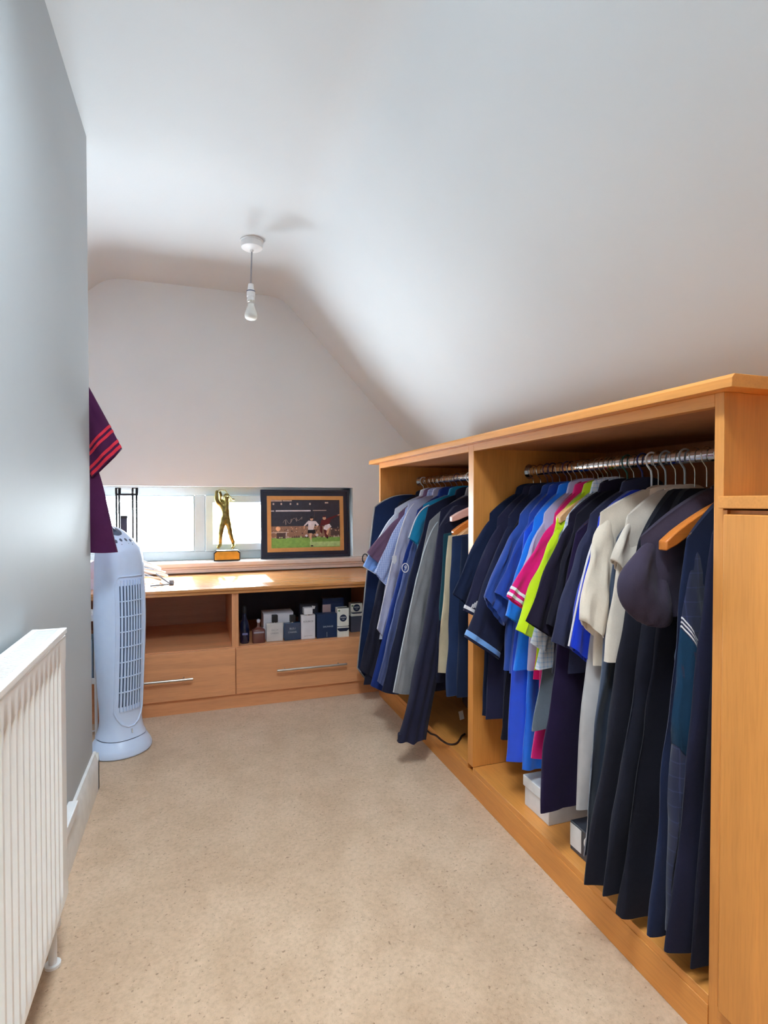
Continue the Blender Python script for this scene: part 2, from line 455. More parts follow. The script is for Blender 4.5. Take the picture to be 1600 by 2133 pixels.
build('lampholder_ring', MB().lathe([(0.0195, 1.999), (0.0207, 1.998), (0.0207, 1.995), (0.0195, 1.994)], 28, PX - 0.005, PY), M['fangrey'], lh)
build('lamp_cap', MB().lathe([(0, 1.953), (0.0165, 1.953), (0.0165, 1.945), (0.0145, 1.944), (0.0145, 1.936), (0, 1.936)], 28, PX - 0.005, PY), M['steel'], pl)
build('bulb', MB().lathe([(0, 1.937), (0.0145, 1.937), (0.0165, 1.925), (0.0235, 1.908), (0.0285, 1.893), (0.030, 1.882), (0.0285, 1.873), (0.023, 1.866), (0.013, 1.8622), (0, 1.861)], 32, PX - 0.005, PY), M['bulb'], pl)

# ------------------------------------------------------------------ radiator
RX0, RX1, RY0, RY1, RZ0, RZ1 = -0.336, -0.272, 0.12, 1.345, 0.145, 0.728
rd = thing('radiator', 'white ribbed panel radiator fixed low on the left wall', 'radiator', (-0.3, 0.75, RZ0))
pts = []
pitch = 0.0333; nrib = int((RY1 - RY0 - 0.04) / pitch)
cols = [RY0, RY0 + 0.012]
dep = [0, 0]
y = RY0 + 0.02
for i in range(nrib):
    for q, d in ((0.0, 0), (0.004, -0.010), (0.009, -0.014), (0.016, -0.014), (0.021, -0.010), (0.025, 0)):
        cols.append(y + q); dep.append(d)
    y += pitch
cols += [RY1 - 0.006, RY1]; dep += [0, -0.004]
zrow = [(RZ0, 0, -0.006), (RZ0 + 0.004, 0, 0), (RZ0 + 0.028, 0, 0), (RZ0 + 0.05, 1, 0), (RZ1 - 0.085, 1, 0), (RZ1 - 0.06, 0, 0), (RZ1 - 0.016, 0, 0), (RZ1 - 0.012, 0, -0.006)]
rows = [[(RX1 + d * k + o, yy, z) for yy, d in zip(cols, dep)] for z, k, o in zrow]
build('front_panel', MB().rings(rows, False, False, closed=False), M['rad'], rd, True, 0, 50, fix=False)
build('back_panel', MB().box(RX0, RX0 + 0.012, RY0, RY1, RZ0, RZ1 - 0.02), M['rad'], rd, False)
build('end_panel', MB().box(RX0 + 0.002, RX1 - 0.004, RY1 - 0.003, RY1 + 0.002, RZ0 + 0.02, RZ1 - 0.004), M['rad'], rd, False, 0.001)
g = MB()
g.box(RX1 - 0.012, RX1 + 0.002, RY0, RY1 + 0.003, RZ1 - 0.012, RZ1)
g.box(RX0, RX0 + 0.012, RY0, RY1 + 0.003, RZ1 - 0.012, RZ1)
g.box(RX0, RX1 - 0.002, RY1 - 0.008, RY1 + 0.003, RZ1 - 0.010, RZ1 - 0.0005)
tg = build('top_grille', g, M['rad'], rd, False, 0.0015)
yy = RY1 - 0.018
sl = None
while yy > 0.5:
    if sl is None:
        sl = build('grille_slat', MB().box(RX0 + 0.008, RX1 - 0.008, yy - 0.0055, yy, RZ1 - 0.006, RZ1 - 0.001), M['rad'], tg, False)
        first = yy
    else:
        o = sl.copy(); COL.objects.link(o); o.parent = tg; o.location = (0, yy - first, 0)
    yy -= 0.0085
build('convector_fins', MB().box(RX0 + 0.014, RX1 - 0.012, RY0 + 0.02, RY1 - 0.02, RZ0 + 0.03, RZ1 - 0.03), M['rad'], rd, False)
vy = 1.338
vx = -0.302
build('valve', MB().tube([(vx, vy, RZ0 + 0.05), (vx, vy, 0.10)], 0.012, 14).tube([(vx, vy, 0.10), (vx, vy, 0.085)], 0.016, 8), M['white'], rd)
build('pipe', MB().tube([(vx, vy, 0.09), (vx, vy, 0.0)], 0.0085, 14).tube([(vx, vy, 0.006), (vx, vy, 0.0)], 0.016, 14), M['white'], rd)
# ------------------------------------------------------------------ low fitted desk below the window
DY, DT = 2.756, 0.587
def text_mb(txt, size, cx, y, cz, font_ex=0.0, spacing=1.0):
    cu = bpy.data.curves.new('lettering', 'FONT'); cu.body = txt; cu.size = size
    cu.align_x = 'CENTER'; cu.align_y = 'CENTER'; cu.space_character = spacing; cu.resolution_u = 2
    o = bpy.data.objects.new('lettering', cu); COL.objects.link(o)
    dg = bpy.context.evaluated_depsgraph_get()
    me = bpy.data.meshes.new_from_object(o.evaluated_get(dg))
    mb = MB().add([(cx + v.co.x, y, cz + v.co.y) for v in me.vertices], [tuple(p.vertices) for p in me.polygons])
    bpy.data.objects.remove(o); bpy.data.curves.remove(cu); bpy.data.meshes.remove(me)
    return mb
def desk_unit(x0, x1, label, hx0, hx1, back=None):
    t = thing('desk_cabinet', label, 'cabinet', ((x0 + x1) / 2, DY + 0.3, 0), 'low cabinets under the window')
    p = 0.016
    for a, b in ((x0, x0 + p), (x1 - p, x1)):
        build('side_panel', MB().box(a, b, DY, YFAR - 0.004, 0.066, DT - 0.03), M['deskz'], t, True, 0.001)
    build('shelf', MB().box(x0 + p, x1 - p, DY + 0.001, YFAR - 0.02, 0.278, 0.297), M['desk'], t, True, 0.001)
    build('base_panel', MB().box(x0 + p, x1 - p, DY + 0.004, YFAR - 0.02, 0.066, 0.082), M['desk'], t, False)
    build('back_panel', MB().box(x0 + p, x1 - p, YFAR - 0.02, YFAR - 0.010, 0.082, DT - 0.03), back or M['deskb'], t, False)
    d = build('drawer', MB().box(x0 + 0.002, x1 - 0.002, DY - 0.018, DY - 0.001, 0.070, 0.293), M['desk'], t, True, 0.0015)
    hz = 0.174
    hb = MB().tube([(hx0, DY - 0.048, hz), (hx1, DY - 0.048, hz)], 0.006, 14)
    for q in (hx0 + 0.04, hx1 - 0.04): hb.tube([(q, DY - 0.048, hz), (q, DY - 0.016, hz)], 0.004, 10)
    build('handle', hb, M['steel'], d)
    return t
desk_unit(-0.61, 0.169, 'low beech cabinet with an empty open shelf, partly behind the fan', -0.39, -0.026)
desk_unit(0.169, 0.93, 'low beech cabinet with perfume bottles on its open shelf', 0.363, 0.715, plain('dark_back_board', rgb(74, 72, 88), 0.6))  # back board of this unit coloured dark grey
wt = MB().box(-1.34, 0.98, DY - 0.022, YFAR - 0.002, DT - 0.014, DT).box(-1.34, 0.98, DY - 0.014, YFAR - 0.002, DT - 0.030, DT - 0.014)
tag(build('worktop', wt, M['wtop'], None, True, 0.002), 'long glossy beech worktop running under the window sill', 'worktop')
tag(build('plinth', MB().box(-0.75, 0.95, DY - 0.004, DY + 0.014, 0.0, 0.066), M['desk'], None, True, 0.001), 'beech plinth board under the drawers below the window', 'plinth')

# ------------------------------------------------------------------ fitted wardrobe on the right
WX, WB = 0.885, 1.44            # front and back planes
WY0, WY1 = 0.737, 2.700         # near and far ends
DV0, DV1 = 1.675, 1.712         # middle upright
ZB, ZT = 0.092, 1.195
wr = thing('wardrobe', 'low open beech wardrobe with two hanging bays under the slope', 'wardrobe', ((WX + WB) / 2, 1.72, 0))
build('end_panel', MB().box(WX, WB, WY0, WY0 + 0.019, 0.0, ZT), M['wz'], wr, True, 0.001)
build('end_panel', MB().box(WX, WB, WY1 - 0.019, WY1, 0.0, ZT), M['wz'], wr, True, 0.001)
build('divider', MB().box(WX, WB, DV0, DV1, ZB, ZT), M['wz'], wr, True, 0.001)
for a, b in ((WY0 + 0.019, DV0), (DV1, WY1 - 0.019)):
    build('base_board', MB().box(WX, WB, a, b, ZB - 0.018, ZB), M['wy'], wr, True, 0.001)
    build('top_rail', MB().box(WX, WX + 0.02, a, b, ZT - 0.024, ZT), M['wy'], wr, True, 0.001)
    build('ceiling_panel', MB().box(WX + 0.02, WB, a, b, ZT - 0.016, ZT), M['wshade'], wr, False)
    build('back_panel', MB().box(WB - 0.01, WB, a, b, ZB, ZT - 0.016), M['wshade'], wr, False)
build('plinth', MB().box(WX - 0.002, WX + 0.016, WY0 + 0.019, WY1 - 0.019, 0.0, ZB - 0.018), M['wy'], wr, True, 0.001)
tb = [(0.857, ZT), (0.857, ZT + 0.016), (0.863, ZT + 0.023), (1.448, ZT + 0.023), (1.448, ZT)]
rows = [[(x, yy, z) for x, z in tb] for yy in (0.700, 2.79)]
tag(build('wardrobe_top_board', MB().rings(rows), M['wy'], None, True, 0.001, 25), 'beech top board with overhanging lip along the wardrobe', 'board')

lc = thing('low_cabinet', 'plain beech cabinet with a door, in the right foreground', 'cabinet', (1.14, 0.25, 0))
build('body', MB().box(WX + 0.006, WB, -0.22, WY0 - 0.001, 0.0, 0.985), M['wz'], lc, True, 0.001)
build('door', MB().box(WX - 0.012, WX + 0.006, -0.20, WY0 - 0.010, ZB, 0.978), M['wz'], lc, True, 0.002)
build('stile', MB().box(WX - 0.001, WX + 0.006, WY0 - 0.009, WY0 - 0.001, 0.0, 0.985), M['wz'], lc, False)
build('plinth', MB().box(WX - 0.002, WX + 0.006, -0.22, WY0 - 0.001, 0, ZB - 0.003), M['wy'], lc, False)
build('top', MB().box(WX - 0.014, WB, -0.23, WY0 - 0.001, 0.988, 1.010), M['wx'], lc, True, 0.0015)

RODX, RODZ = 1.10, 1.105
def rail(y0, y1, label):
    t = thing('hanging_rail', label, 'rail', (RODX, (y0 + y1) / 2, RODZ))
    build('tube', MB().tube([(RODX, y0 + 0.001, RODZ), (RODX, y1 - 0.001, RODZ)], 0.0095, 20, flat=1.55), M['chrome'], t)
    for yy, d in ((y0, 1), (y1, -1)):
        build('end_socket', MB().tube([(RODX, yy + 0.0005 * d, RODZ), (RODX, yy + 0.004 * d, RODZ)], 0.019, 24, flat=1.35).tube([(RODX, yy + 0.003 * d, RODZ), (RODX, yy + 0.014 * d, RODZ)], 0.0125, 20, flat=1.45), M['chrome'], t)
rail(WY0 + 0.019, DV0, 'chrome hanging rail in the near, wide wardrobe bay')
rail(DV1, WY1 - 0.019, 'chrome hanging rail in the far, narrow wardrobe bay')

# ------------------------------------------------------------------ tower fan
FX, FY = -0.300, 2.44
fan = thing('tower_fan', 'pale blue-white oscillating tower fan standing by the wall corner', 'fan', (FX, FY, 0))
prof = [(0.112, 0.0), (0.118, 0.006), (0.118, 0.016), (0.112, 0.030), (0.100, 0.050), (0.091, 0.062)]
build('base', MB().lathe(prof + [(0, 0.062)], 48, FX, FY, 1.0, 0.95), M['fan'], fan)
build('base_collar', MB().lathe([(0.086, 0.058), (0.0895, 0.0635), (0.0895, 0.0665), (0.086, 0.07), (0, 0.07)], 48, FX, FY, 1.0, 0.95), M['fandark'], fan)
N = 56
body_prof = [(0.066, 0.090), (0.080, 0.084), (0.100, 0.0785), (0.125, 0.0755), (0.17, 0.0765), (0.25, 0.0815), (0.35, 0.087), (0.45, 0.0915), (0.55, 0.093), (0.65, 0.091), (0.70, 0.089)]
def fan_r(z):
    for (z0, r0), (z1, r1) in zip(body_prof, body_prof[1:]):
        if z <= z1: return lerp(r0, r1, max(0, (z - z0) / (z1 - z0)))
    return body_prof[-1][1]
def fan_ring(z, r, topk=None):
    ring = []
    for k in range(N):
        a = 2 * math.pi * k / N
        ca, sa = math.cos(a), math.sin(a)
        e = 0.86
        x = r * math.copysign(abs(ca) ** e, ca); yv = r * 0.98 * math.copysign(abs(sa) ** e, sa)
        zz = z
        if topk is not None:
            zt = 0.842 + 0.50 * (yv / 0.089) * 0.089 * 1.15 + 0.04 * (1 - (x / 0.089) ** 2) - 0.02
            zz = lerp(0.70, zt, topk)
        ring.append((FX + x, FY + yv, zz))
    return ring
rows = [fan_ring(z, r) for z, r in body_prof]
for k, r in ((0.35, 0.0875), (0.7, 0.0845), (0.9, 0.0805), (0.97, 0.076), (1.0, 0.068), (1.02, 0.045), (1.03, 0.02)): rows.append(fan_ring(0, r, k))
bd = build('body', MB().rings(rows), M['fan'], fan, True, 0, 45)
# grille: dark sheet laid on the body as the shade between slats, raised surround, eight upright slats and six cross bars
def fr(x, z, off=0.0):
    r = fan_r(z); xx = max(-0.999, min(0.999, x / r))
    e = 0.86
    ca = math.copysign(abs(xx) ** (1 / e), xx); sa = math.sqrt(max(0, 1 - ca * ca))
    return (FX + x, FY - r * 0.98 * sa ** e - off, z)
GZ0, GZ1, GX = 0.195, 0.672, 0.046
gp = MB(); nz = 14; nx = 10
gp.rings([[fr(lerp(-GX, GX, i / nx), lerp(GZ0, GZ1, j / nz), 0.0012) for i in range(nx + 1)] for j in range(nz + 1)], False, False, closed=False)
build('grille_shade_sheet', gp, M['fandark'], bd, fix=False)
def strip(x0, x1, z0, z1, o0, o1, nz=14):
    mb = MB(); rows = []
    for j in range(nz + 1):
        z = lerp(z0, z1, j / nz)
        rows.append([fr(x0, z, o0), fr(x1, z, o0), fr(x1, z, o1), fr(x0, z, o1)])
    return mb.rings(rows)
ns = 8
for i in range(ns):
    x = lerp(-GX, GX, (i + 0.5) / ns)
    build('grille_slat', strip(x - 0.0027, x + 0.0027, GZ0 - 0.018, GZ1 + 0.022, 0.0, 0.006), M['fan'], bd, False)
for j in range(1, 8):
    z = lerp(GZ0, GZ1, j / 8)
    mb = MB(); rows = [[fr(lerp(-GX, GX, i / nx), z - 0.0018, 0), fr(lerp(-GX, GX, i / nx), z + 0.0018, 0), fr(lerp(-GX, GX, i / nx), z + 0.0018, 0.0075), fr(lerp(-GX, GX, i / nx), z - 0.0018, 0.0075)] for i in range(nx + 1)]
    build('grille_bar', mb.rings(rows), M['fan'], bd, False)
fm = MB()
loop = [(-GX - 0.012, GZ0 - 0.02)] + [(-GX - 0.012, lerp(GZ0, GZ1, i / 10)) for i in range(11)] + [(-GX - 0.006, GZ1 + 0.03)] + [(lerp(-GX, GX, i / 6), GZ1 + 0.036) for i in range(7)] + [(GX + 0.006, GZ1 + 0.03)] + [(GX + 0.012, lerp(GZ1, GZ0, i / 10)) for i in range(11)] + [(GX + 0.012, GZ0 - 0.02)]
apron = loop + [(GX + 0.004, 0.15), (GX - 0.012, 0.125), (0.012, 0.112), (-0.012, 0.112), (-GX + 0.012, 0.125), (-GX - 0.004, 0.15)]
fm.tube([fr(x, z, 0.001) for x, z in apron], 0.0035, 8, closed=True)
build('grille_surround', fm, M['fan'], bd)
def ctop(x, yv): return 0.842 + 0.575 * yv + 0.04 * (1 - (x / 0.089) ** 2) - 0.02
def on_top(mb):                                              # lay a flat shape (x, y, height) on the sloping control top
    return mb.xf(lambda p: (FX + p.x, FY + p.y, ctop(p.x, p.y) + p.z))
kb = MB(); kb.lathe([(0.0, 0.0), (0.024, 0.0), (0.023, 0.007), (0.018, 0.010), (0, 0.011)], 28, -0.004, 0.02)
kb.prism([(-0.026, 0.004), (0.010, 0.004), (-0.006, 0.016), (-0.016, 0.026)], 0.015, 0.025)
build('dial', on_top(kb), M['fangrey'], bd)
for i in range(4):
    x = lerp(-0.030, 0.030, i / 3)
    kb = MB().lathe([(0.0, 0.002), (0.0078, 0.002), (0.006, 0.0055), (0, 0.006)], 10, x, -0.030, 0.72, 1.25)
    build('button', on_top(kb), M['fangrey'], bd)
for x in (-0.018, 0.010, 0.026):
    build('indicator', on_top(MB().lathe([(0, 0.0), (0.002, 0.001), (0, 0.0035)], 8, x, -0.052)), M['fangrey'], bd)
build('badge', MB().tube([fr(0, 0.086, 0.001), fr(0, 0.102, 0.001)], 0.0045, 10, flat=0.6), M['chrome'], bd)
cab = [(FX + 0.03, FY + 0.09, 0.02), (FX + 0.07, FY + 0.13, 0.008), (FX + 0.05, FY + 0.24, 0.008), (FX - 0.15, FY + 0.28, 0.008)]
build('power_cord', MB().tube(cab, 0.0035, 8), M['white'], fan)
fan.rotation_euler = (0, 0, math.radians(36))

# ------------------------------------------------------------------ trophy
TY = 3.372
SILLZ = 0.655
bx0, bz0 = at(445, 1169, TY); bx1, bz1 = at(500, 1149, TY)
bz0 = SILLZ; bz1 = SILLZ + 0.06
tr = thing('golfer_trophy', 'gold figurine of a golfer with arms raised on a plinth', 'trophy', ((bx0 + bx1) / 2, TY, SILLZ))
c = 0.012
oct_ = [(bx0, bz0), (bx1, bz0), (bx1, bz1 - c), (bx1 - c, bz1), (bx0 + c, bz1), (bx0, bz1 - c)]
build('base', MB().prism(oct_, TY - 0.03, TY + 0.03), M['black'], tr, True, 0.002)
k = 0.006
build('name_plate', MB().prism([(x + (k if x < (bx0 + bx1) / 2 else -k), z + (k if z < bz0 + 0.01 else -k)) for x, z in oct_], TY - 0.0325, TY - 0.029), M['plate'], tr, True, 0.001)
J = {}
def jt(n, px, py, dy, r): J[n] = (at3(px, py, TY + dy), r)
jt('hip', 470, 1083, 0, 0.020); jt('belly', 471, 1070, 0, 0.017); jt('chest', 470, 1055, 0.0, 0.022); jt('neck', 473, 1044, -0.004, 0.009); jt('head', 472, 1034, -0.006, 0.0155); jt('crown', 471.5, 1030, -0.004, 0.011)
jt('ls', 461, 1052, -0.006, 0.012); jt('le', 450.5, 1041, -0.018, 0.009); jt('lw', 451, 1026, -0.012, 0.0065); jt('lh', 453, 1021, -0.012, 0.0085)
jt('rs', 474, 1054, 0.010, 0.012); jt('re', 460, 1041, 0.02, 0.009); jt('rw', 459, 1027, 0.002, 0.0065); jt('rh', 457, 1022, -0.004, 0.0085)
jt('lhip', 463, 1088, 0, 0.016); jt('lk', 459.5, 1112, -0.006, 0.0115); jt('la', 459, 1134, 0, 0.0085); jt('lf', 453, 1141.5, -0.022, 0.008)
jt('rhip', 476, 1088, 0, 0.016); jt('rk', 480, 1112, -0.004, 0.0115); jt('ra', 487, 1134, 0.004, 0.0085); jt('rf', 484, 1142, -0.02, 0.008)
names = list(J)
edges = [('hip', 'belly'), ('belly', 'chest'), ('chest', 'neck'), ('neck', 'head'), ('head', 'crown'), ('chest', 'ls'), ('ls', 'le'), ('le', 'lw'), ('lw', 'lh'), ('chest', 'rs'), ('rs', 're'), ('re', 'rw'), ('rw', 'rh'), ('hip', 'lhip'), ('lhip', 'lk'), ('lk', 'la'), ('la', 'lf'), ('hip', 'rhip'), ('rhip', 'rk'), ('rk', 'ra'), ('ra', 'rf')]
me = bpy.data.meshes.new('figure')
zmin = min(J['lf'][0].z, J['rf'][0].z)
dz = bz1 + 0.009 - zmin
me.from_pydata([tuple(J[n][0] + Vector((0, 0, dz)) - tr.location) for n in names], [(names.index(a), names.index(b)) for a, b in edges], [])
fo = bpy.data.objects.new('figure', me); COL.objects.link(fo); fo.parent = tr
me.materials.append(M['gold'])
sk = fo.modifiers.new('skin', 'SKIN'); sk.use_smooth_shade = True
for i, n in enumerate(names):
    sv = me.skin_vertices[0].data[i]; sv.radius = (J[n][1] * 1.28, J[n][1] * 1.28); sv.use_root = (n == 'hip')
sb = fo.modifiers.new('subdivision', 'SUBSURF'); sb.levels = 2; sb.render_levels = 2
tx = bpy.data.textures.new('figure_folds', 'CLOUDS'); tx.noise_scale = 0.018
dm = fo.modifiers.new('folds', 'DISPLACE'); dm.texture = tx; dm.strength = 0.008; dm.mid_level = 0.5
hp = J['lh'][0] + Vector((0, 0, dz))
build('club', MB().tube([hp + Vector((-0.012, 0, -0.008)), hp + Vector((0.01, 0, 0.004)), hp + Vector((0.045, 0.02, 0.002)), hp + Vector((0.085, 0.05, -0.05))], 0.0022, 8).tube([hp + Vector((0.085, 0.05, -0.05)), hp + Vector((0.098, 0.05, -0.052))], 0.005, 8), M['gold'], tr)
hd = J['head'][0] + Vector((0, 0, dz))
build('cap', MB().lathe([(0.0165, 0.0), (0.0165, 0.004), (0.013, 0.012), (0.006, 0.0165), (0, 0.0175)], 20, 0, 0).xf(lambda p: hd + Vector((0, 0.001, 0.004)) + p).tube([hd + Vector((-0.008, -0.012, 0.005)), hd + Vector((0.0, -0.026, 0.003)), hd + Vector((0.008, -0.012, 0.005))], 0.0025, 6), M['gold'], tr)

# ------------------------------------------------------------------ framed photograph leaning on the window
pf = thing('framed_photograph', 'dark navy framed football match photograph with a gold mount', 'picture frame', (0.635, 3.39, SILLZ))
FW, FH = 0.552, 0.418
def fbuild(name, mb, mats, parent, smooth=False, bevel=0.0):
    # built flat with x to the right, z up and y backwards; then leaned back on the glass
    lean = math.radians(4.0)
    mb.xf(lambda p: (0.635 + p.x, 3.372 + p.y * math.cos(lean) + p.z * math.sin(lean), SILLZ + 0.001 + p.z * math.cos(lean) - p.y * math.sin(lean)))
    return build(name, mb, mats, parent, smooth, bevel)
def frame_mb(w, h, wd, y0, y1, z0=0):
    mb = MB(); rows = []
    for d, yy in ((0, y1), (0, y0), (wd, y0), (wd, y1)):
        rows.append([(-w / 2 + d, yy, z0 + d), (w / 2 - d, yy, z0 + d), (w / 2 - d, yy, z0 + h - d), (-w / 2 + d, yy, z0 + h - d)])
    rows.append(rows[0]); return mb.rings(rows, False, False)
fbuild('frame', frame_mb(FW, FH, 0.012, -0.006, 0.016), M['navyframe'], pf, False, 0.001)
fbuild('outer_mount', frame_mb(FW - 0.02, FH - 0.02, 0.034, 0.003, 0.006, 0.01), M['navyframe'], pf)
fbuild('gold_mount', frame_mb(FW - 0.076, FH - 0.076, 0.024, 0.0005, 0.004, 0.038), M['mount'], pf)
fbuild('backing_board', MB().box(-FW / 2 + 0.004, FW / 2 - 0.004, 0.008, 0.015, 0.004, FH - 0.004), M['black'], pf)
pw, ph = FW - 0.120, FH - 0.120
def uv(u, v): return (lerp(-pw / 2, pw / 2, u), lerp(0.060, 0.060 + ph, v))
pc = [rgb(46, 50, 66), rgb(150, 118, 100), rgb(132, 176, 88), rgb(226, 222, 232), rgb(96, 30, 40), rgb(20, 20, 30), rgb(214, 170, 140), rgb(240, 190, 150), rgb(84, 66, 66), rgb(196, 180, 170), rgb(176, 206, 140)]
pm = [plain('print_%s' % n, c_, 0.35, var=0.15, nscale=60) for n, c_ in zip(('night', 'crowd', 'grass', 'white', 'maroon', 'black', 'skin', 'ball', 'shade', 'pale', 'lightgrass'), pc)]
pr_ = MB(); lay = [0]
def poly(pts, m):
    lay[0] += 1
    y_ = 0.0062 - 0.00004 * lay[0]
    pr_.add([(*uv(u, v)[:1], y_, uv(u, v)[1]) for u, v in pts], [tuple(range(len(pts)))], m)
def rect(u0, u1, v0, v1, m): poly([(u0, v0), (u1, v0), (u1, v1), (u0, v1)], m)
def disc(u, v, r, m, n=14): poly([(u + r * math.cos(6.2832 * i / n), v + r * 1.42 * math.sin(6.2832 * i / n)) for i in range(n)], m)
random.seed(5)
rect(0, 1, 0.44, 1, 0); rect(0, 1, 0.2, 0.45, 1); rect(0, 1, 0, 0.22, 2); rect(0.55, 1, 0.02, 0.12, 10)
rect(0.86, 1, 0.25, 0.62, 0); rect(0.86, 1, 0.24, 0.40, 8)
rect(0.0, 0.16, 0.96, 0.995, 9); rect(0.17, 0.30, 0.965, 0.99, 9)
for u in (0.03, 0.14, 0.27, 0.37, 0.55): rect(u, u + 0.022, 0.89, 0.93, 9)
rect(0.78, 0.83, 0.92, 0.95, 9); rect(0, 0.05, 0.755, 0.775, 3); rect(0.07, 0.57, 0.755, 0.78, 3); rect(0.6, 0.8, 0.765, 0.78, 9); rect(0.62, 0.627, 0.5, 0.76, 8)
for i in range(60):
    u = random.random(); v = random.uniform(0.28, 0.43); r = random.uniform(0.004, 0.012)
    disc(u, v, r, random.choice((8, 9, 6)), 6)
rect(0.0, 0.25, 0.315, 0.335, 9); rect(0.08, 0.2, 0.2, 0.315, 8); rect(0.21, 0.22, 0.2, 0.33, 3)
for i in range(34):
    u = i / 33.0; poly([(u - 0.014, 0.21), (u + 0.014, 0.21), (u + random.uniform(-0.01, 0.01), 0.21 + random.uniform(0.015, 0.06))], random.choice((10, 8, 9)))
disc(0.10, 0.40, 0.034, 7)
# player in white
poly([(0.525, 0.36), (0.60, 0.36), (0.64, 0.55), (0.53, 0.56)], 3); poly([(0.60, 0.55), (0.64, 0.55), (0.685, 0.47), (0.655, 0.45)], 3); poly([(0.53, 0.56), (0.545, 0.52), (0.48, 0.45), (0.465, 0.46)], 3)
poly([(0.655, 0.45), (0.685, 0.47), (0.66, 0.42), (0.62, 0.44)], 6); poly([(0.465, 0.46), (0.48, 0.45), (0.475, 0.39), (0.46, 0.39)], 6)
disc(0.58, 0.595, 0.024, 6); poly([(0.558, 0.60), (0.602, 0.61), (0.59, 0.65), (0.562, 0.64)], 5)
poly([(0.52, 0.37), (0.63, 0.37), (0.635, 0.28), (0.52, 0.30)], 5)
poly([(0.54, 0.30), (0.58, 0.30), (0.575, 0.16), (0.55, 0.16)], 6); poly([(0.55, 0.17), (0.58, 0.17), (0.59, 0.04), (0.565, 0.05)], 10); poly([(0.56, 0.05), (0.595, 0.05), (0.60, 0.025), (0.565, 0.025)], 5)
poly([(0.61, 0.29), (0.635, 0.29), (0.665, 0.24), (0.64, 0.23)], 6); disc(0.655, 0.26, 0.02, 3, 8); disc(0.50, 0.25, 0.018, 3, 8)
# player in maroon
poly([(0.70, 0.46), (0.82, 0.46), (0.86, 0.55), (0.80, 0.60), (0.72, 0.57)], 4); poly([(0.80, 0.60), (0.84, 0.57), (0.97, 0.66), (0.96, 0.68)], 4); poly([(0.96, 0.68), (0.97, 0.66), (1.0, 0.68), (0.99, 0.69)], 6)
disc(0.765, 0.61, 0.026, 6); poly([(0.74, 0.63), (0.79, 0.63), (0.78, 0.66), (0.745, 0.655)], 4)
poly([(0.75, 0.38), (0.80, 0.35), (0.87, 0.43), (0.84, 0.49), (0.77, 0.46)], 3); poly([(0.70, 0.46), (0.735, 0.44), (0.73, 0.28), (0.70, 0.33)], 4)
poly([(0.75, 0.38), (0.79, 0.36), (0.82, 0.22), (0.78, 0.20)], 4); poly([(0.80, 0.36), (0.85, 0.42), (0.81, 0.25), (0.79, 0.28)], 6); poly([(0.785, 0.22), (0.82, 0.22), (0.815, 0.18), (0.80, 0.18)], 5)
fbuild('print', pr_, pm, pf)
sg = MB(); pts = []
for i in range(70):
    t = i / 69.0
    pts.append((*uv(0.17 + 0.28 * t + 0.02 * math.sin(23 * t), 0.52 + 0.10 * t + (0.055 - 0.03 * t) * math.sin(37 * t))[:1], 0.0015, uv(0, 0.52 + 0.10 * t + (0.055 - 0.03 * t) * math.sin(37 * t))[1]))
sg.tube(pts, 0.0007, 5)
fbuild('signature', sg, pm[9], pf)

# ------------------------------------------------------------------ things on the desk and sill, left
bs = thing('metal_stand', 'thin black metal stand with two bracket tops before the window', 'stand', (-0.37, 3.20, DT))
SY = 3.20
for px in (243, 249, 277, 285):
    x = at(px, 1100, SY)[0]
    build('upright', MB().tube([(x, SY, DT + 0.006), (x, SY, at(px, 1018, SY)[1])], 0.0052, 8), M['blackm'], bs)
for a, b in ((240, 252), (275, 288)):
    xa, za = at(a, 1029, SY); xb, zb = at(b, 1016, SY)
    build('bracket', MB().box(xa, xa + 0.006, SY - 0.008, SY + 0.008, za, zb).box(xb - 0.006, xb, SY - 0.008, SY + 0.008, za, zb).box(xa, xb, SY - 0.008, SY + 0.008, zb - 0.006, zb), M['blackm'], bs, True, 0.002)
xa, za = at(240, 1032, SY); xb, _ = at(288, 1032, SY)
build('crossbar', MB().box(xa, xb, SY - 0.004, SY + 0.004, za, za + 0.010), M['blackm'], bs, True, 0.002)
build('foot', MB().box(xa - 0.02, xb + 0.02, SY - 0.05, SY + 0.05, DT, DT + 0.008), M['blackm'], bs, True, 0.002)
x, z = at(253, 1106, 3.36); x2, z2 = at(263, 1075, 3.36)
sbx = thing('dark_carton', 'small dark grey carton on the sill beside the metal stand', 'box', ((x + x2) / 2, 3.38, SILLZ))
build('box', MB().box(x - 0.005, x2 + 0.004, 3.36, 3.40, SILLZ, z2), plain('carton_slate', rgb(40, 44, 66), 0.6), sbx, True, 0.001)
build('lid', MB().box(x - 0.007, x2 + 0.006, 3.358, 3.402, z2 - 0.012, z2 + 0.003), M['black'], sbx, True, 0.001)
build('lettering', MB().box(x, x2 - 0.002, 3.3585, 3.3597, SILLZ + 0.09, SILLZ + 0.10).box(x, x2 - 0.008, 3.3585, 3.3597, SILLZ + 0.07, SILLZ + 0.078), M['white'], sbx)
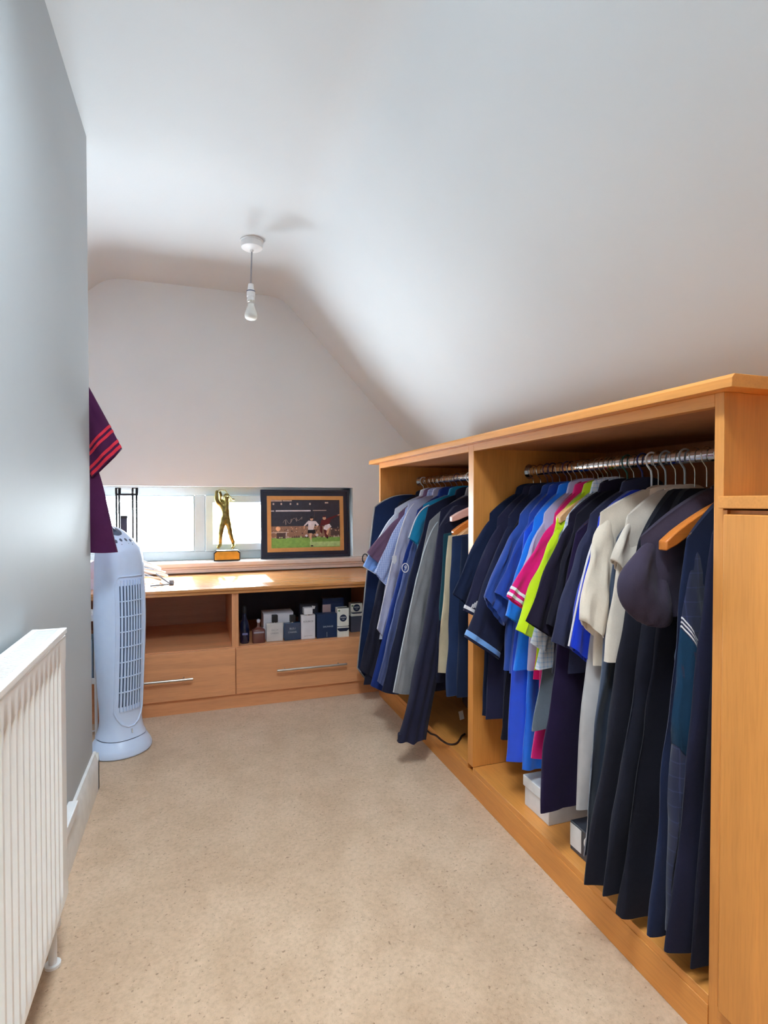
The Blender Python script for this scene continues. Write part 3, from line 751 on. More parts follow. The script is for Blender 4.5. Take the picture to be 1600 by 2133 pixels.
# coil of white cable with a grey strap
cb = thing('cable_coil', 'coil of white cable with grey ends on the worktop', 'cable', (-0.205, 3.02, DT))
random.seed(3)
for j in range(6):
    cx_, cy_ = -0.235 + random.uniform(-0.012, 0.012), 3.03 + random.uniform(-0.02, 0.02)
    rx, ry = random.uniform(0.05, 0.078), random.uniform(0.05, 0.09); tl = random.uniform(-0.2, 0.35)
    pts = [(cx_ + rx * math.cos(6.2832 * i / 36), cy_ + ry * math.sin(6.2832 * i / 36), DT + 0.008 + 0.011 * j + max(0, 0.05 * (1 + math.cos(6.2832 * i / 36 + 2.6)) * (0.4 + tl))) for i in range(36)]
    build('cable_loop', MB().tube(pts, 0.0042, 8, closed=True), M['white'] if j % 3 else plain('cable_grey', rgb(120, 130, 142), 0.4), cb)
pts = [(-0.20, 2.99, DT + 0.05), (-0.17, 2.96, DT + 0.03), (-0.145, 2.95, DT + 0.012), (-0.13, 2.93, DT + 0.006), (-0.16, 2.90, DT + 0.006), (-0.22, 2.88, DT + 0.006)]
build('cable_tail', MB().tube(pts, 0.004, 8), plain('cable_grey', rgb(120, 130, 142), 0.4), cb)
build('plug', MB().box(-0.137, -0.115, 2.93, 2.955, DT, DT + 0.024).box(-0.118, -0.106, 2.936, 2.940, DT + 0.008, DT + 0.012).box(-0.118, -0.106, 2.946, 2.950, DT + 0.008, DT + 0.012), plain('cable_grey', rgb(120, 130, 142), 0.4), cb, True, 0.003)
# pale carrier bag behind the fan
bm_ = MB(); rows = []
random.seed(8)
for j in range(9):
    t = j / 8; ring = []
    for i in range(24):
        a = 6.2832 * i / 24
        w = (0.10 + 0.012 * math.sin(5 * a + j)) * (1 - 0.35 * t ** 2) * (1 + 0.06 * random.uniform(-1, 1))
        ring.append((-0.52 + w * math.cos(a) * 1.0, 2.96 + w * 0.75 * math.sin(a), DT + 0.13 * t + 0.008 * math.sin(3 * a + 2 * t) * t))
    rows.append(ring)
bm_.rings(rows)
bg = build('carrier_bag', bm_, plain('carrier_bag_plastic', rgb(214, 206, 226), 0.35, bmp=0.6, bscale=24), None)
tag(bg, 'crumpled pale carrier bag on the worktop behind the fan', 'bag')
# white rack with a perforated box, in the gap between wall corner and fan
rk = thing('storage_rack', 'white two tier rack standing in the gap behind the wall corner', 'rack', (-0.52, 2.60, 0))
for z in (0.235, 0.50):
    build('tray', MB().box(-0.66, -0.41, 2.57, 2.71, z, z + 0.006).box(-0.66, -0.41, 2.567, 2.573, z, z + 0.026).box(-0.66, -0.41, 2.707, 2.713, z, z + 0.026).box(-0.413, -0.407, 2.57, 2.71, z, z + 0.026).box(-0.663, -0.657, 2.57, 2.71, z, z + 0.026), M['white'], rk, True, 0.002)
for x in (-0.66, -0.41):
    for yq in (2.57, 2.71): build('post', MB().tube([(x, yq, 0), (x, yq, 0.53)], 0.006, 10), M['white'], rk)
pb = thing('perforated_basket', 'blue grey perforated basket on the white rack', 'basket', (-0.535, 2.64, 0.241))
pbm = plain('basket_blue_grey', rgb(126, 148, 172), 0.4)
bk = MB()
for (a, b, c_, d) in ((-0.64, -0.42, 2.58, 2.585), (-0.64, -0.42, 2.695, 2.70), (-0.64, -0.635, 2.58, 2.70), (-0.425, -0.42, 2.58, 2.70)): bk.box(a, b, c_, d, 0.241, 0.42)
bk.box(-0.64, -0.42, 2.58, 2.70, 0.241, 0.246)
build('walls', bk, pbm, pb, True, 0.002)
hl = MB()
for i in range(6):
    for j in range(4): hl.box(-0.625 + i * 0.032, -0.609 + i * 0.032, 2.5785, 2.5805, 0.27 + j * 0.035, 0.288 + j * 0.035)
build('perforations', hl, M['black'], pb)

# ------------------------------------------------------------------ toiletries on the open shelf
SZ = 0.297
def pxw(x0, x1, Y): a = at(x0, 1300, Y)[0]; b = at(x1, 1300, Y)[0]; return a, b
def pz(px, py, Y): return at(px, py, Y)[1]
tint = lambda n, c_, r=0.12, **k_: plain(n, c_, r, **k_)
# slender dark bottle
x0, x1 = pxw(499, 520, 2.815); cxx = (x0 + x1) / 2
t = thing('dark_bottle', 'slender dark blue glass bottle leftmost on the toiletry shelf', 'bottle', (cxx, 2.815, SZ))
build('glass', MB().lathe([(0, SZ), (0.021, SZ), (0.023, SZ + 0.006), (0.023, SZ + 0.085), (0.018, SZ + 0.105), (0.010, SZ + 0.125), (0.008, SZ + 0.15), (0, SZ + 0.15)], 24, cxx, 2.815), tint('dark_blue_glass', rgb(14, 22, 52), 0.06, coat=0.5), t)
build('stopper', MB().lathe([(0, SZ + 0.148), (0.009, SZ + 0.148), (0.011, SZ + 0.165), (0.007, SZ + 0.182), (0, SZ + 0.186)], 20, cxx, 2.815), M['black'], t)
build('label', MB().box(cxx - 0.013, cxx + 0.013, 2.7912, 2.7922, SZ + 0.044, SZ + 0.054), plain('label_lilac', rgb(120, 122, 170), 0.5), t)
# amber bottle with stopper
x0, x1 = pxw(525, 552, 2.805); cxx = (x0 + x1) / 2; w = (x1 - x0) / 2
t = thing('amber_bottle', 'square amber glass bottle with a clear ball stopper', 'bottle', (cxx, 2.805, SZ))
def sq(mb, cx, cy, w, d, prof, n=20, e=0.35):
    rows = []
    for k_, z in prof:
        rows.append([(cx + w * k_ * math.copysign(abs(math.cos(6.2832 * i / n)) ** e, math.cos(6.2832 * i / n)), cy + d * k_ * math.copysign(abs(math.sin(6.2832 * i / n)) ** e, math.sin(6.2832 * i / n)), z) for i in range(n)])
    return mb.rings(rows)
build('glass', sq(MB(), cxx, 2.805, w, 0.022, [(0.94, SZ), (1, SZ + 0.004), (1, SZ + 0.060), (0.92, SZ + 0.068), (0.35, SZ + 0.076), (0.22, SZ + 0.082), (0.22, SZ + 0.098)]), tint('amber_glass', rgb(96, 52, 48), 0.06, coat=0.5), t)
build('stopper', MB().lathe([(0, SZ + 0.097), (0.006, SZ + 0.098), (0.010, SZ + 0.106), (0.009, SZ + 0.113), (0, SZ + 0.118)], 16, cxx, 2.805), tint('clear_crystal', rgb(190, 190, 205), 0.05), t)
build('label', MB().box(cxx - w * 0.8, cxx + w * 0.8, 2.7815, 2.7825, SZ + 0.050, SZ + 0.058), plain('label_grey', rgb(150, 140, 150), 0.4), t)
def scent(name, label, xa, xb, Y, ztop_px, mat, capx, captop, capmat, lines, dep=0.026, fs=0.0085, cat='bottle', ink=None):
    x0, x1 = pxw(xa, xb, Y); cx = (x0 + x1) / 2; w = (x1 - x0) / 2
    zt = pz((xa + xb) / 2, ztop_px, Y)
    t = thing(name, label, cat, (cx, Y + dep / 2, SZ))
    build('body', MB().box(x0, x1, Y, Y + dep, SZ, zt), mat, t, True, 0.003)
    c0, c1 = pxw(*capx, Y); zc = pz(sum(capx) / 2, captop, Y)
    build('neck', MB().lathe([(0, zt - 0.001), ((c1 - c0) * 0.36, zt - 0.001), ((c1 - c0) * 0.36, zt + 0.006), (0, zt + 0.006)], 16, (c0 + c1) / 2, Y + dep / 2), M['chrome'], t)
    build('cap', MB().box(c0, c1, Y + dep / 2 - (c1 - c0) / 2, Y + dep / 2 + (c1 - c0) / 2, zt + 0.003, zc), capmat, t, True, 0.002)
    for txt, fz, sz in lines:
        build('lettering', text_mb(txt, sz, cx, Y - 0.0006, lerp(SZ, zt, fz)), ink or M['white'], t, False, fix=False)
    return t
silver = plain('print_silver', rgb(190, 200, 215), 0.4); greyink = plain('print_grey', rgb(110, 110, 118), 0.5); dkink = plain('print_dark', rgb(40, 42, 52), 0.5)
scent('clear_scent_bottle', 'frosted clear scent bottle with a black cap', 555, 590, 2.795, 1298, plain('frosted_glass', rgb(196, 192, 190), 0.2, var=0.1, coat=0.3), (567, 579), 1282, M['black'], [('EAU DE', 0.62, 0.010), ('CHANEL', 0.44, 0.011)], ink=greyink)
scent('blue_scent_bottle', 'dark blue square scent bottle with a black cap', 592, 627, 2.79, 1297, plain('midnight_blue_glass', rgb(20, 52, 88), 0.12, coat=0.5), (604.5, 616), 1282, M['black'], [('BLEU', 0.66, 0.014), ('CHANEL', 0.46, 0.012)], ink=silver)
scent('white_scent_bottle', 'tall white scent bottle with a square white cap', 627.5, 657, 2.785, 1281, plain('white_glazed_glass', rgb(216, 212, 216), 0.2), (633, 651), 1266, plain('white_glazed_cap', rgb(224, 222, 226), 0.25), [('KOUROS', 0.73, 0.0125), ('EAU DE TOILETTE', 0.14, 0.005)], dep=0.03, ink=dkink)
def carton(name, label, xa, xb, Y, ytop, dep, mat, base=SZ, cat='box', bev=0.001):
    x0, x1 = pxw(xa, xb, Y); zt = pz((xa + xb) / 2, ytop, Y)
    t = thing(name, label, cat, ((x0 + x1) / 2, Y + dep / 2, base))
    b = build('box', MB().box(x0, x1, Y, Y + dep, base, zt), mat, t, True, bev)
    return t, x0, x1, zt
t, x0, x1, zt = carton('white_carton', 'wide white carton behind the scent bottles', 549, 611, 2.85, 1277, 0.10, plain('carton_white', rgb(222, 218, 224), 0.5))
build('lid', MB().box(x0 - 0.001, x1 + 0.001, 2.849, 2.951, zt - 0.004, zt + 0.001), plain('carton_grey_top', rgb(190, 188, 196), 0.5), t, True, 0.001)
t, x0, x1, zt = carton('navy_carton', 'dark navy scent carton with pale lettering', 660, 702, 2.785, 1279, 0.05, plain('carton_navy', rgb(22, 44, 78), 0.45))
build('lettering', text_mb('SAUVAGE', 0.0125, (x0 + x1) / 2 + 0.006, 2.7843, lerp(SZ, zt, 0.47)), silver, t, False, fix=False)
build('seam', MB().box((x0 + x1) / 2 - 0.0006, (x0 + x1) / 2 + 0.0006, 2.7843, 2.7849, SZ + 0.005, SZ + 0.03), silver, t, False)
t, x0, x1, zt = carton('navy_gift_box', 'tall navy gift box in clear wrap behind the navy carton', 672, 716, 2.86, 1246, 0.06, plain('gift_box_navy', rgb(34, 48, 82), 0.3))
lx0, lx1 = pxw(671, 689, 2.859)
build('label', MB().box(lx0 + 0.002, lx1, 2.8585, 2.8595, pz(680, 1276, 2.86), pz(680, 1259, 2.86)), plain('label_pink', rgb(182, 150, 150), 0.5), t)
rows = [[(x0 - 0.003, yq, zt - 0.07), (x1 + 0.003, yq, zt - 0.07), (x1 + 0.022, yq, zt - 0.03), (x1 + 0.004, yq, zt + 0.003), (x0 - 0.003, yq, zt + 0.003)] for yq in (2.858, 2.922)]
build('clear_wrap', MB().rings(rows), M['glass'], t, False)
t, x0, x1, zt = carton('dark_pouch', 'dark wash bag with a white mark behind the white bottle', 625, 664, 2.87, 1256, 0.06, plain('pouch_black', rgb(34, 34, 48), 0.5, bmp=0.4, bscale=30), bev=0.012)
build('logo', MB().prism([(x1 - 0.035, zt - 0.032), (x1 - 0.022, zt - 0.032), (x1 - 0.018, zt - 0.018), (x1 - 0.038, zt - 0.015)], 2.8675, 2.8685), M['white'], t)
def cream_box(name, label, xa, xb, Y, base, ytop):
    t, x0, x1, zt = carton(name, label, xa, xb, Y, ytop, 0.05, plain('carton_cream_white', rgb(228, 226, 216), 0.4), base)
    cx = (x0 + x1) / 2; w = x1 - x0; h = zt - base
    navy = plain('print_navy', rgb(30, 40, 66), 0.4)
    zc = base + 0.66 * h
    n = 28
    build('logo_disc', MB().prism([(cx + 0.30 * w * math.cos(6.2832 * i / n), zc + 0.30 * w * math.sin(6.2832 * i / n)) for i in range(n)], Y - 0.0008, Y), navy, t, False)
    build('lettering', text_mb('NIVEA', 0.0105, cx, Y - 0.0014, zc + 0.003), M['white'], t, False, fix=False)
    build('lettering', text_mb('MEN', 0.006, cx, Y - 0.0014, zc - 0.007), M['white'], t, False, fix=False)
    build('band', MB().prism([(x0, base + 0.40 * h), (x0 + 0.006, base + 0.375 * h), (x1 - 0.006, base + 0.375 * h), (x1, base + 0.40 * h), (x1, base + 0.36 * h), (x0, base + 0.36 * h)], Y - 0.0008, Y), navy, t, False)
    build('band', MB().prism([(x0, base + 0.315 * h), (x1, base + 0.315 * h), (x1, base + 0.27 * h), (x1 - 0.012, base + 0.20 * h), (x0 + 0.012, base + 0.20 * h), (x0, base + 0.27 * h)], Y - 0.0008, Y), navy, t, False)
    build('flap', MB().box(x0 + 0.002, x1 - 0.002, Y + 0.002, Y + 0.012, zt - 0.0005, zt + 0.003), M['black'], t, False)
    build('green_mark', MB().lathe([(0, 0), (0.0045, 0), (0.0045, 0.0008), (0, 0.0008)], 16).xf(lambda p: (x0 + 0.009 + p.x * 1.3, Y - 0.0008 + p.z, zt - 0.012 + p.y)), plain('print_green', rgb(110, 140, 100), 0.5), t)
cream_box('shower_gel_carton', 'white carton with a dark round logo beside the navy carton', 703, 727, 2.775, SZ, 1267)
t, x0, x1, zt = carton('grey_carton', 'plain grey carton at the right end of the toiletry shelf', 731, 757, 2.86, 1284, 0.06, plain('carton_grey', rgb(70, 74, 90), 0.5))
cream_box('shaving_cream_carton', 'white carton with a round logo half hidden by the suit bag', 731, 755, 2.865, zt + 0.0005, 1257)
# ------------------------------------------------------------------ hangers and garments
from mathutils import noise as mnoise
def hook_pts(xc, Y, ztop=None):
    """question-mark hook over the rail, in the plane of the hanger"""
    r = 0.0185; zr = RODZ + 0.002
    pts = [(xc + r * math.cos(a), Y, zr + r * math.sin(a)) for a in [math.radians(d) for d in range(-40, 200, 15)]]
    pts += [(xc - r * 0.80, Y, zr - 0.014), (xc - r * 0.1, Y, zr - 0.028), (xc, Y, zr - 0.040), (xc, Y, 1.034)]
    return pts
HK = {'wire': ('wire', 'wire'), 'black': ('wire', 'black'), 'wood': ('wire', 'woodh'), 'pale': ('wire', 'woodp'), 'pink': ('wire', 'woodk'),
      'white': ('white', 'white'), 'green': ('hgreen', 'hgreen'), 'blue': ('hblue', 'hblue'), 'grey': ('hgrey', 'hgrey'), 'plum': ('hplum', 'hplum')}
M['hgreen'] = plain('hanger_green', rgb(24, 74, 66), 0.35); M['hblue'] = plain('hanger_navy', rgb(36, 40, 96), 0.35)
M['hgrey'] = plain('hanger_grey', rgb(150, 156, 160), 0.35); M['hplum'] = plain('hanger_plum', rgb(80, 50, 74), 0.4)
HNAME = {'wire': 'silver wire', 'black': 'black', 'wood': 'orange wooden', 'pale': 'pale wooden', 'pink': 'pinkish wooden', 'white': 'white plastic', 'green': 'green plastic', 'blue': 'navy plastic', 'grey': 'grey plastic', 'plum': 'plum plastic'}
def hanger(kind, Y, what, half=0.185, drop=0.075, xc=None, top=1.034, tilt=0.0):
    xc = RODX if xc is None else xc
    h, a = HK[kind]
    t = thing('clothes_hanger', '%s hanger holding the %s' % (HNAME[kind], what), 'hanger', (xc, Y, top - drop - 0.02), 'hangers on the wardrobe rails')
    build('hook', MB().tube(hook_pts(xc, Y), 0.0024 if kind in ('green', 'blue', 'grey', 'white', 'plum') else 0.0015, 8), M[h], t)
    mb = MB()
    fat = kind in ('wood', 'pale', 'pink')
    pts = []
    for i in range(-8, 9):
        u = i / 8; s = abs(u)
        pts.append((xc + u * half, Y, top - 0.004 - drop * s ** 1.5))
    if fat:
        rows = []
        for i, p in enumerate(pts):
            s = abs(i - 8) / 8; hgt = lerp(0.024, 0.017, s) * (0.72 if i in (0, 16) else 1); th = lerp(0.006, 0.011, s)
            rows.append([(p[0], Y - th, p[2] - hgt), (p[0], Y + th, p[2] - hgt), (p[0], Y + th, p[2] + hgt * 0.6), (p[0], Y - th, p[2] + hgt * 0.6)])
        mb.rings(rows)
        build('shoulder_bar', mb, M[a], t, True, 0.003)
    else:
        build('shoulder_bar', mb.tube(pts, 0.0024, 8), M[a], t)
        build('lower_bar', MB().tube([pts[0], (xc - half * 0.9, Y, top - drop - 0.012), (xc + half * 0.9, Y, top - drop - 0.012), pts[-1]], 0.0020, 8), M[a], t)
    return t

XMAX = 1.412
def garment(name, label, mat, Y, S, hem, Eo=None, Ei=None, cat='shirt', group='clothes hanging in the wardrobe', neck=1.03, H=0.017, b=0.015, xc=None, fold=0.005, nf=3.0,
            collar=None, cmat=None, bands=(), hang='wire', what=None, seed=None, hemb=None, topb=None, ydr=0.0, hdrop=0.0, smat=None, piping=None, round_top=False, round_hem=0.0, flare=0.0, neckw=0.065, mir=True, hangit=True, wrinkle=0.008, round_end=False):
    """one hanging garment: torso shell, two sleeves, collar and trims; S, hem, Eo, Ei are points (x, z) in the plane Y"""
    xc = RODX if xc is None else xc
    rnd = random.Random(seed if seed is not None else name + label)
    ph, ph2, ph3 = (rnd.uniform(0, 6.28) for _ in range(3))
    xs, zs = S; xh, zh = hem
    bx = (lambda x: min(XMAX, 2 * xc - x)) if xc == RODX else (lambda x: 2 * xc - x)
    xsb = bx(xs) if topb is None else topb
    xhb = bx(xh) if hemb is None else hemb
    t = thing(name, label, cat, (xc, Y, zh), group)
    sd = 1 if xc > xs else -1
    ins = 0.022 * sd if Eo else 0.0
    rowsN = 44; n = 56
    def ztop(x):
        if abs(x - xc) <= neckw: return neck
        e = xs if x < xc else xsb
        q = (abs(x - xc) - neckw) / max(1e-4, abs(e - xc) - neckw)
        q = max(0, min(1, q))
        if round_top: return lerp(neck, zs, q ** 2.6)
        return lerp(neck, zs, 0.35 * q * q + 0.65 * q)
    rows = []
    for i in range(rowsN + 1):
        tt = i / rowsN
        tt = tt ** 1.25
        ring = []
        bl = flare * math.sin(math.pi * tt)
        xf = lerp(xs + ins, xh, tt ** 0.9) - bl; xb_ = lerp(xsb - ins, xhb, tt ** 0.9) + bl * 0.5
        xb_ = min(xb_, XMAX) if xc == RODX else xb_
        rampt = 0.42 + 0.58 * sm(tt / 0.16)
        for k in range(n):
            a = 2 * math.pi * k / n
            u = -math.cos(a); sn = math.sin(a)
            x = (xf + xb_) / 2 + u * (xb_ - xf) / 2
            x0 = lerp(xs + ins, xsb - ins, (u + 1) / 2)
            z0 = ztop(x0)
            ze = zh + hdrop * (u + 1) / 2 + 0.006 * math.sin(5 * u + ph)
            if round_hem: ze += round_hem * max(0, abs(u) - 0.55) ** 2 / 0.2
            z = lerp(z0, ze, tt)
            y = -math.copysign(abs(sn) ** 0.75, sn) * H * rampt
            fo_ = fold * sm(tt * 1.6)
            y += fo_ * math.sin(nf * math.pi * u + ph + 1.1 * math.sin(2.4 * tt + ph2))
            y += 0.35 * fo_ * math.sin(7.3 * u + 6 * tt + ph3) * (1 if sn > 0 else -1)
            wv = Vector((x * 9 + ph, (1 if sn > 0 else 5), z * 5 + ph2))
            wr_ = wrinkle * sm(tt * 3)
            y += wr_ * (mnoise.noise(wv) + 0.5 * mnoise.noise(wv * 2.6 + Vector((x * 6, 0, -z * 4))))
            ring.append((x + 0.35 * fo_ * math.sin(9 * tt + ph2) + 0.5 * wr_ * mnoise.noise(Vector((ph3, u, z * 9))), Y + y, z))
        rows.append(ring)
    # turned hem
    last = rows[-1]
    cx_ = sum(p[0] for p in last) / n; cy_ = sum(p[1] for p in last) / n
    rows.append([(lerp(p[0], cx_, 0.02), lerp(p[1], cy_, 0.22), p[2] + 0.002) for p in last])
    rows.append([(lerp(p[0], cx_, 0.03), lerp(p[1], cy_, 0.3), p[2] + 0.03) for p in last])
    body = build('body', MB().rings(rows), mat, t, True, 0, 75)
    def sleeve(sign):
        m_ = (lambda p: p) if sign < 0 else (lambda p: (bx(p[0]), p[1]))
        P0 = (lerp(xs, xc, 0.30), lerp(zs, neck, 0.22)); A0 = (xs + 0.085 * sd, zs - 0.075)
        def O(s):
            c1 = (lerp(P0[0], xs, 0.95), lerp(P0[1], zs, 0.95)); c2 = (lerp(Eo[0], xs, 0.62), lerp(Eo[1], zs, 0.62))
            w = ((1 - s) ** 3, 3 * s * (1 - s) ** 2, 3 * s * s * (1 - s), s ** 3)
            return m_((w[0] * P0[0] + w[1] * c1[0] + w[2] * c2[0] + w[3] * Eo[0], w[0] * P0[1] + w[1] * c1[1] + w[2] * c2[1] + w[3] * Eo[1]))
        def I(s):
            w = (s ** 3, 3 * s * s * (1 - s), 3 * s * (1 - s) ** 2)
            pg = lerp(s, w[0] + w[1] * 0.38 + w[2] * 0.03, 0.75)
            return m_((lerp(A0[0], Ei[0], pg), lerp(A0[1], Ei[1], pg)))
        L = math.hypot(Eo[0] - xs, Eo[1] - zs)
        def ring(s, g=0.0, sc=1.0, m2=40):
            o, i_ = O(s), I(s)
            mx, mz = (o[0] + i_[0]) / 2, (o[1] + i_[1]) / 2
            hx, hz = (o[0] - i_[0]) / 2 * sc, (o[1] - i_[1]) / 2 * sc
            hl = math.hypot(hx, hz) or 1
            hx += hx / hl * g; hz += hz / hl * g
            th = (lerp(0.006, b, sm(s * 1.3)) + g) * sc
            out = []
            for k in range(m2):
                a = 2 * math.pi * k / m2
                ca, sa = math.cos(a), math.sin(a)
                w = 0.0035 * sm(s * 1.5) * math.sin(L * 60 * s + 2.5 * ca + ph) + 0.0025 * sm(s * 2) * math.sin(5 * ca + ph2 + 3 * s)
                wv = Vector((ph3 + 1.6 * ca + 9 * L * s, 2.0 + sa, 7 * L * s - 2.2 * ca))
                w += 0.9 * wrinkle * sm(s * 1.6) * (mnoise.noise(wv) + 0.5 * mnoise.noise(wv * 2.3))
                out.append((mx + hx * ca, Y + ydr * s - math.copysign(abs(sa) ** 0.8, sa) * th + w, mz + hz * ca))
            return out
        N_ = 30
        rr = [ring(i / N_, 0, 1.0 if not round_end else max(0.12, math.sqrt(max(0, 1 - max(0, (i / N_ - 0.55) / 0.45) ** 2.4)))) for i in range(N_ + 1)]
        if not round_end: rr.append(ring(0.998, 0, 0.86)); rr.append(ring(0.93, 0, 0.82))
        s_ = build('sleeve', MB().rings(rr), smat or mat, t, True, 0, 75)
        for bn, s0, s1, bm2 in bands:
            q = [ring(s0, -0.0006)] + [ring(lerp(s0, s1, j / 4), 0.0016) for j in range(5)] + [ring(s1, -0.0006)]
            build(bn, MB().rings(q, False, False), bm2, s_, True, 0, 75)
        if piping and sign < 0:
            build('piping', MB().tube([(O(i / 24)[0] - 0.001, Y + ydr * i / 24 - 0.003, O(i / 24)[1]) for i in range(2, 25)], 0.0026, 6), piping, s_)
        return s_
    if Eo:
        sleeve(-1)
        if mir: sleeve(1)
    if collar:
        cm = cmat or mat
        hgt = {'polo': 0.034, 'tee': 0.012, 'shirt': 0.040}[collar]
        rx, ry = (0.062, 0.017)
        def cr(k, z, m2=28): return [(xc + rx * k * math.cos(6.2832 * i / m2), Y + ry * k * math.sin(6.2832 * i / m2), z - 0.012 * (math.cos(6.2832 * i / m2) ** 2)) for i in range(m2)]
        q = [cr(1.06, neck - 0.006), cr(0.98, neck + hgt * 0.7), cr(0.96, neck + hgt), cr(0.90, neck + hgt), cr(0.90, neck)]
        if collar != 'tee': q = [cr(1.26, neck - 0.010), cr(1.05, neck + hgt * 0.9)] + q[2:]
        build('collar', MB().rings(q, False, False), cm, t, True, 0, 60)
    if hangit: hanger(hang, Y, what, half=min(0.2, abs(xs - xc) * 0.86), drop=max(0.012, (neck - zs) * 0.72), xc=xc, top=neck + 0.0)
    return t
def P(px, py, Y): return at(px, py, Y)
def G(name, label, col, Y, S, hem, Eo=None, Ei=None, **k):
    mat = col if not isinstance(col, tuple) else fabric('cloth_%d_%d_%d' % col, mul(rgb(*col), 0.95 if max(col) < 90 else 1.0))
    return garment(name, label, mat, Y, P(*S, Y), P(*hem, Y), P(*Eo, Y) if Eo else None, P(*Ei, Y) if Ei else None, **k)
white_trim = fabric('trim_white', rgb(226, 222, 226)); sky_trim = fabric('trim_sky', rgb(120, 165, 225)); red_trim = fabric('trim_coral_red', rgb(226, 52, 72))

# --- near bay, from the middle upright towards the camera
G('navy_jacket', 'dark navy jacket hanging next to the middle upright', (22, 32, 60), 1.645, (1008, 1082), (1003, 1490), (943, 1236), (975, 1262), cat='jacket', what='dark navy jacket', hang='black', collar='polo')
tpolo = G('navy_polo_shirt', 'dark navy polo shirt with three pale stripes on its sleeve', (36, 36, 62), 1.602, (1024, 1095), (1012, 1500), (962, 1270), (1005, 1292), collar='polo', what='striped navy polo shirt', bands=[('cuff_stripe', 0.965, 0.985, white_trim)], ydr=-0.01)
G('navy_rugby_shirt', 'dark navy shirt with crumpled sleeve trimmed in light blue', (33, 36, 62), 1.563, (1046, 1095), (1046, 1530), (966, 1326), (1036, 1372), collar='polo', what='light blue trimmed navy shirt', hang='plum', bands=[('cuff_stripe', 0.965, 0.99, sky_trim)], b=0.022, ydr=-0.012)
G('black_trousers', 'black trousers hanging full length beside the blue polo shirts', (24, 23, 34), 1.535, (1070, 1100), (1046, 1545), cat='trousers', what='full length black trousers', hang='plum', neck=1.0)
G('blue_polo_shirt', 'mid blue polo shirt with a folded sleeve', (42, 72, 150), 1.497, (1070, 1090), (1050, 1400), (1004, 1240), (1046, 1302), collar='polo', what='mid blue polo shirt', wrinkle=0.013, b=0.02, ydr=-0.01)
G('slate_blue_shirt', 'slate blue shirt squeezed behind the bright blue one', (34, 66, 156), 1.460, (1090, 1090), (1062, 1400), (1034, 1235), (1066, 1262), collar='polo', what='slate blue shirt', hang='plum')
satin = lambda n, c: plain(n, c, 0.32, bmp=0.35, bscale=18, sheen=0.2)
G('blue_track_trousers', 'royal blue shiny track trousers reaching low in the bay', satin('satin_royal', rgb(28, 78, 205)), 1.440, (1092, 1108), (1056, 1584), cat='trousers', what='royal blue track trousers', neck=1.0, fold=0.008, nf=5)
G('bright_blue_shirt', 'bright sky blue polo shirt beside the pink one', (28, 118, 222), 1.413, (1100, 1098), (1075, 1400), (1053, 1282), (1086, 1302), collar='polo', what='bright sky blue shirt')
G('sky_track_trousers', 'sky blue shiny track trousers below the lime shirt', satin('satin_sky', rgb(24, 110, 225)), 1.385, (1118, 1108), (1084, 1600), cat='trousers', what='sky blue track trousers', neck=1.0, fold=0.008, nf=5)
G('lilac_shirt', 'pale lilac shirt showing as a sliver behind the pink polo', (176, 170, 205), 1.366, (1120, 1086), (1100, 1400), (1078, 1215), (1100, 1235), collar='shirt', what='pale lilac shirt')
G('pink_polo_shirt', 'crimson pink polo shirt with white tipped sleeve', (214, 18, 112), 1.338, (1142, 1090), (1112, 1420), (1052, 1241), (1090, 1270), collar='polo', what='crimson pink polo shirt', bands=[('cuff_stripe', 0.925, 0.945, white_trim), ('cuff_stripe', 0.968, 0.988, white_trim)], ydr=-0.008)
G('pink_trousers', 'crimson pink trousers peeping out low beside the purple ones', (206, 22, 112), 1.318, (1150, 1115), (1110, 1585), cat='trousers', what='crimson pink trousers', neck=1.0)
G('lime_polo_shirt', 'lime yellow polo shirt with a turned sleeve', (192, 218, 24), 1.298, (1146, 1100), (1112, 1395), (1072, 1310), (1114, 1332), collar='polo', what='lime yellow polo shirt', hang='pale', ydr=-0.008, b=0.018)
G('grey_trousers', 'mid grey trousers hanging between lime shirt and purple trousers', (112, 122, 134), 1.278, (1165, 1115), (1112, 1520), cat='trousers', what='mid grey trousers', neck=1.0)
G('pale_check_shirt', 'white shirt whose cuff shows below the black polo sleeve', check('cloth_pale_check', rgb(206, 208, 216), rgb(150, 175, 205), 0.012), 1.262, (1166, 1098), (1118, 1390), (1106, 1340), (1146, 1364), collar='shirt', what='pale checked white shirt')
G('black_polo_shirt', 'large black polo shirt in front of the lime one', (30, 24, 44), 1.232, (1172, 1085), (1150, 1400), (1092, 1292), (1148, 1328), collar='polo', what='large black polo shirt', hang='black', ydr=-0.006)
G('black_jumper', 'black jumper between the black polo and the navy sleeve', (26, 24, 38), 1.204, (1186, 1088), (1150, 1400), (1140, 1300), (1172, 1320), what='black jumper', hang='green')
G('purple_black_trousers', 'wide purple black trousers reaching almost to the base', (32, 20, 54), 1.180, (1200, 1110), (1122, 1690), cat='trousers', what='wide purple black trousers', neck=1.0, H=0.022, flare=0.012, fold=0.006, nf=2)
G('slate_polo_shirt', 'navy slate polo shirt with a drooping sleeve', (44, 46, 72), 1.150, (1214, 1088), (1185, 1400), (1148, 1336), (1196, 1356), collar='polo', what='navy slate polo shirt', hang='blue', b=0.018)
G('royal_blue_shirt', 'royal blue sports shirt with white piping down its sleeve', (18, 54, 198), 1.120, (1232, 1095), (1215, 1370), (1184, 1345), (1240, 1390), what='royal blue piped shirt', hang='white', piping=white_trim, b=0.018)
G('grey_satin_trousers', 'pale grey satin trousers hanging below the cream shirt', satin('satin_pale_grey', rgb(178, 174, 174)), 1.098, (1255, 1110), (1200, 1690), cat='trousers', what='pale grey satin trousers', neck=1.0, fold=0.008, nf=5)
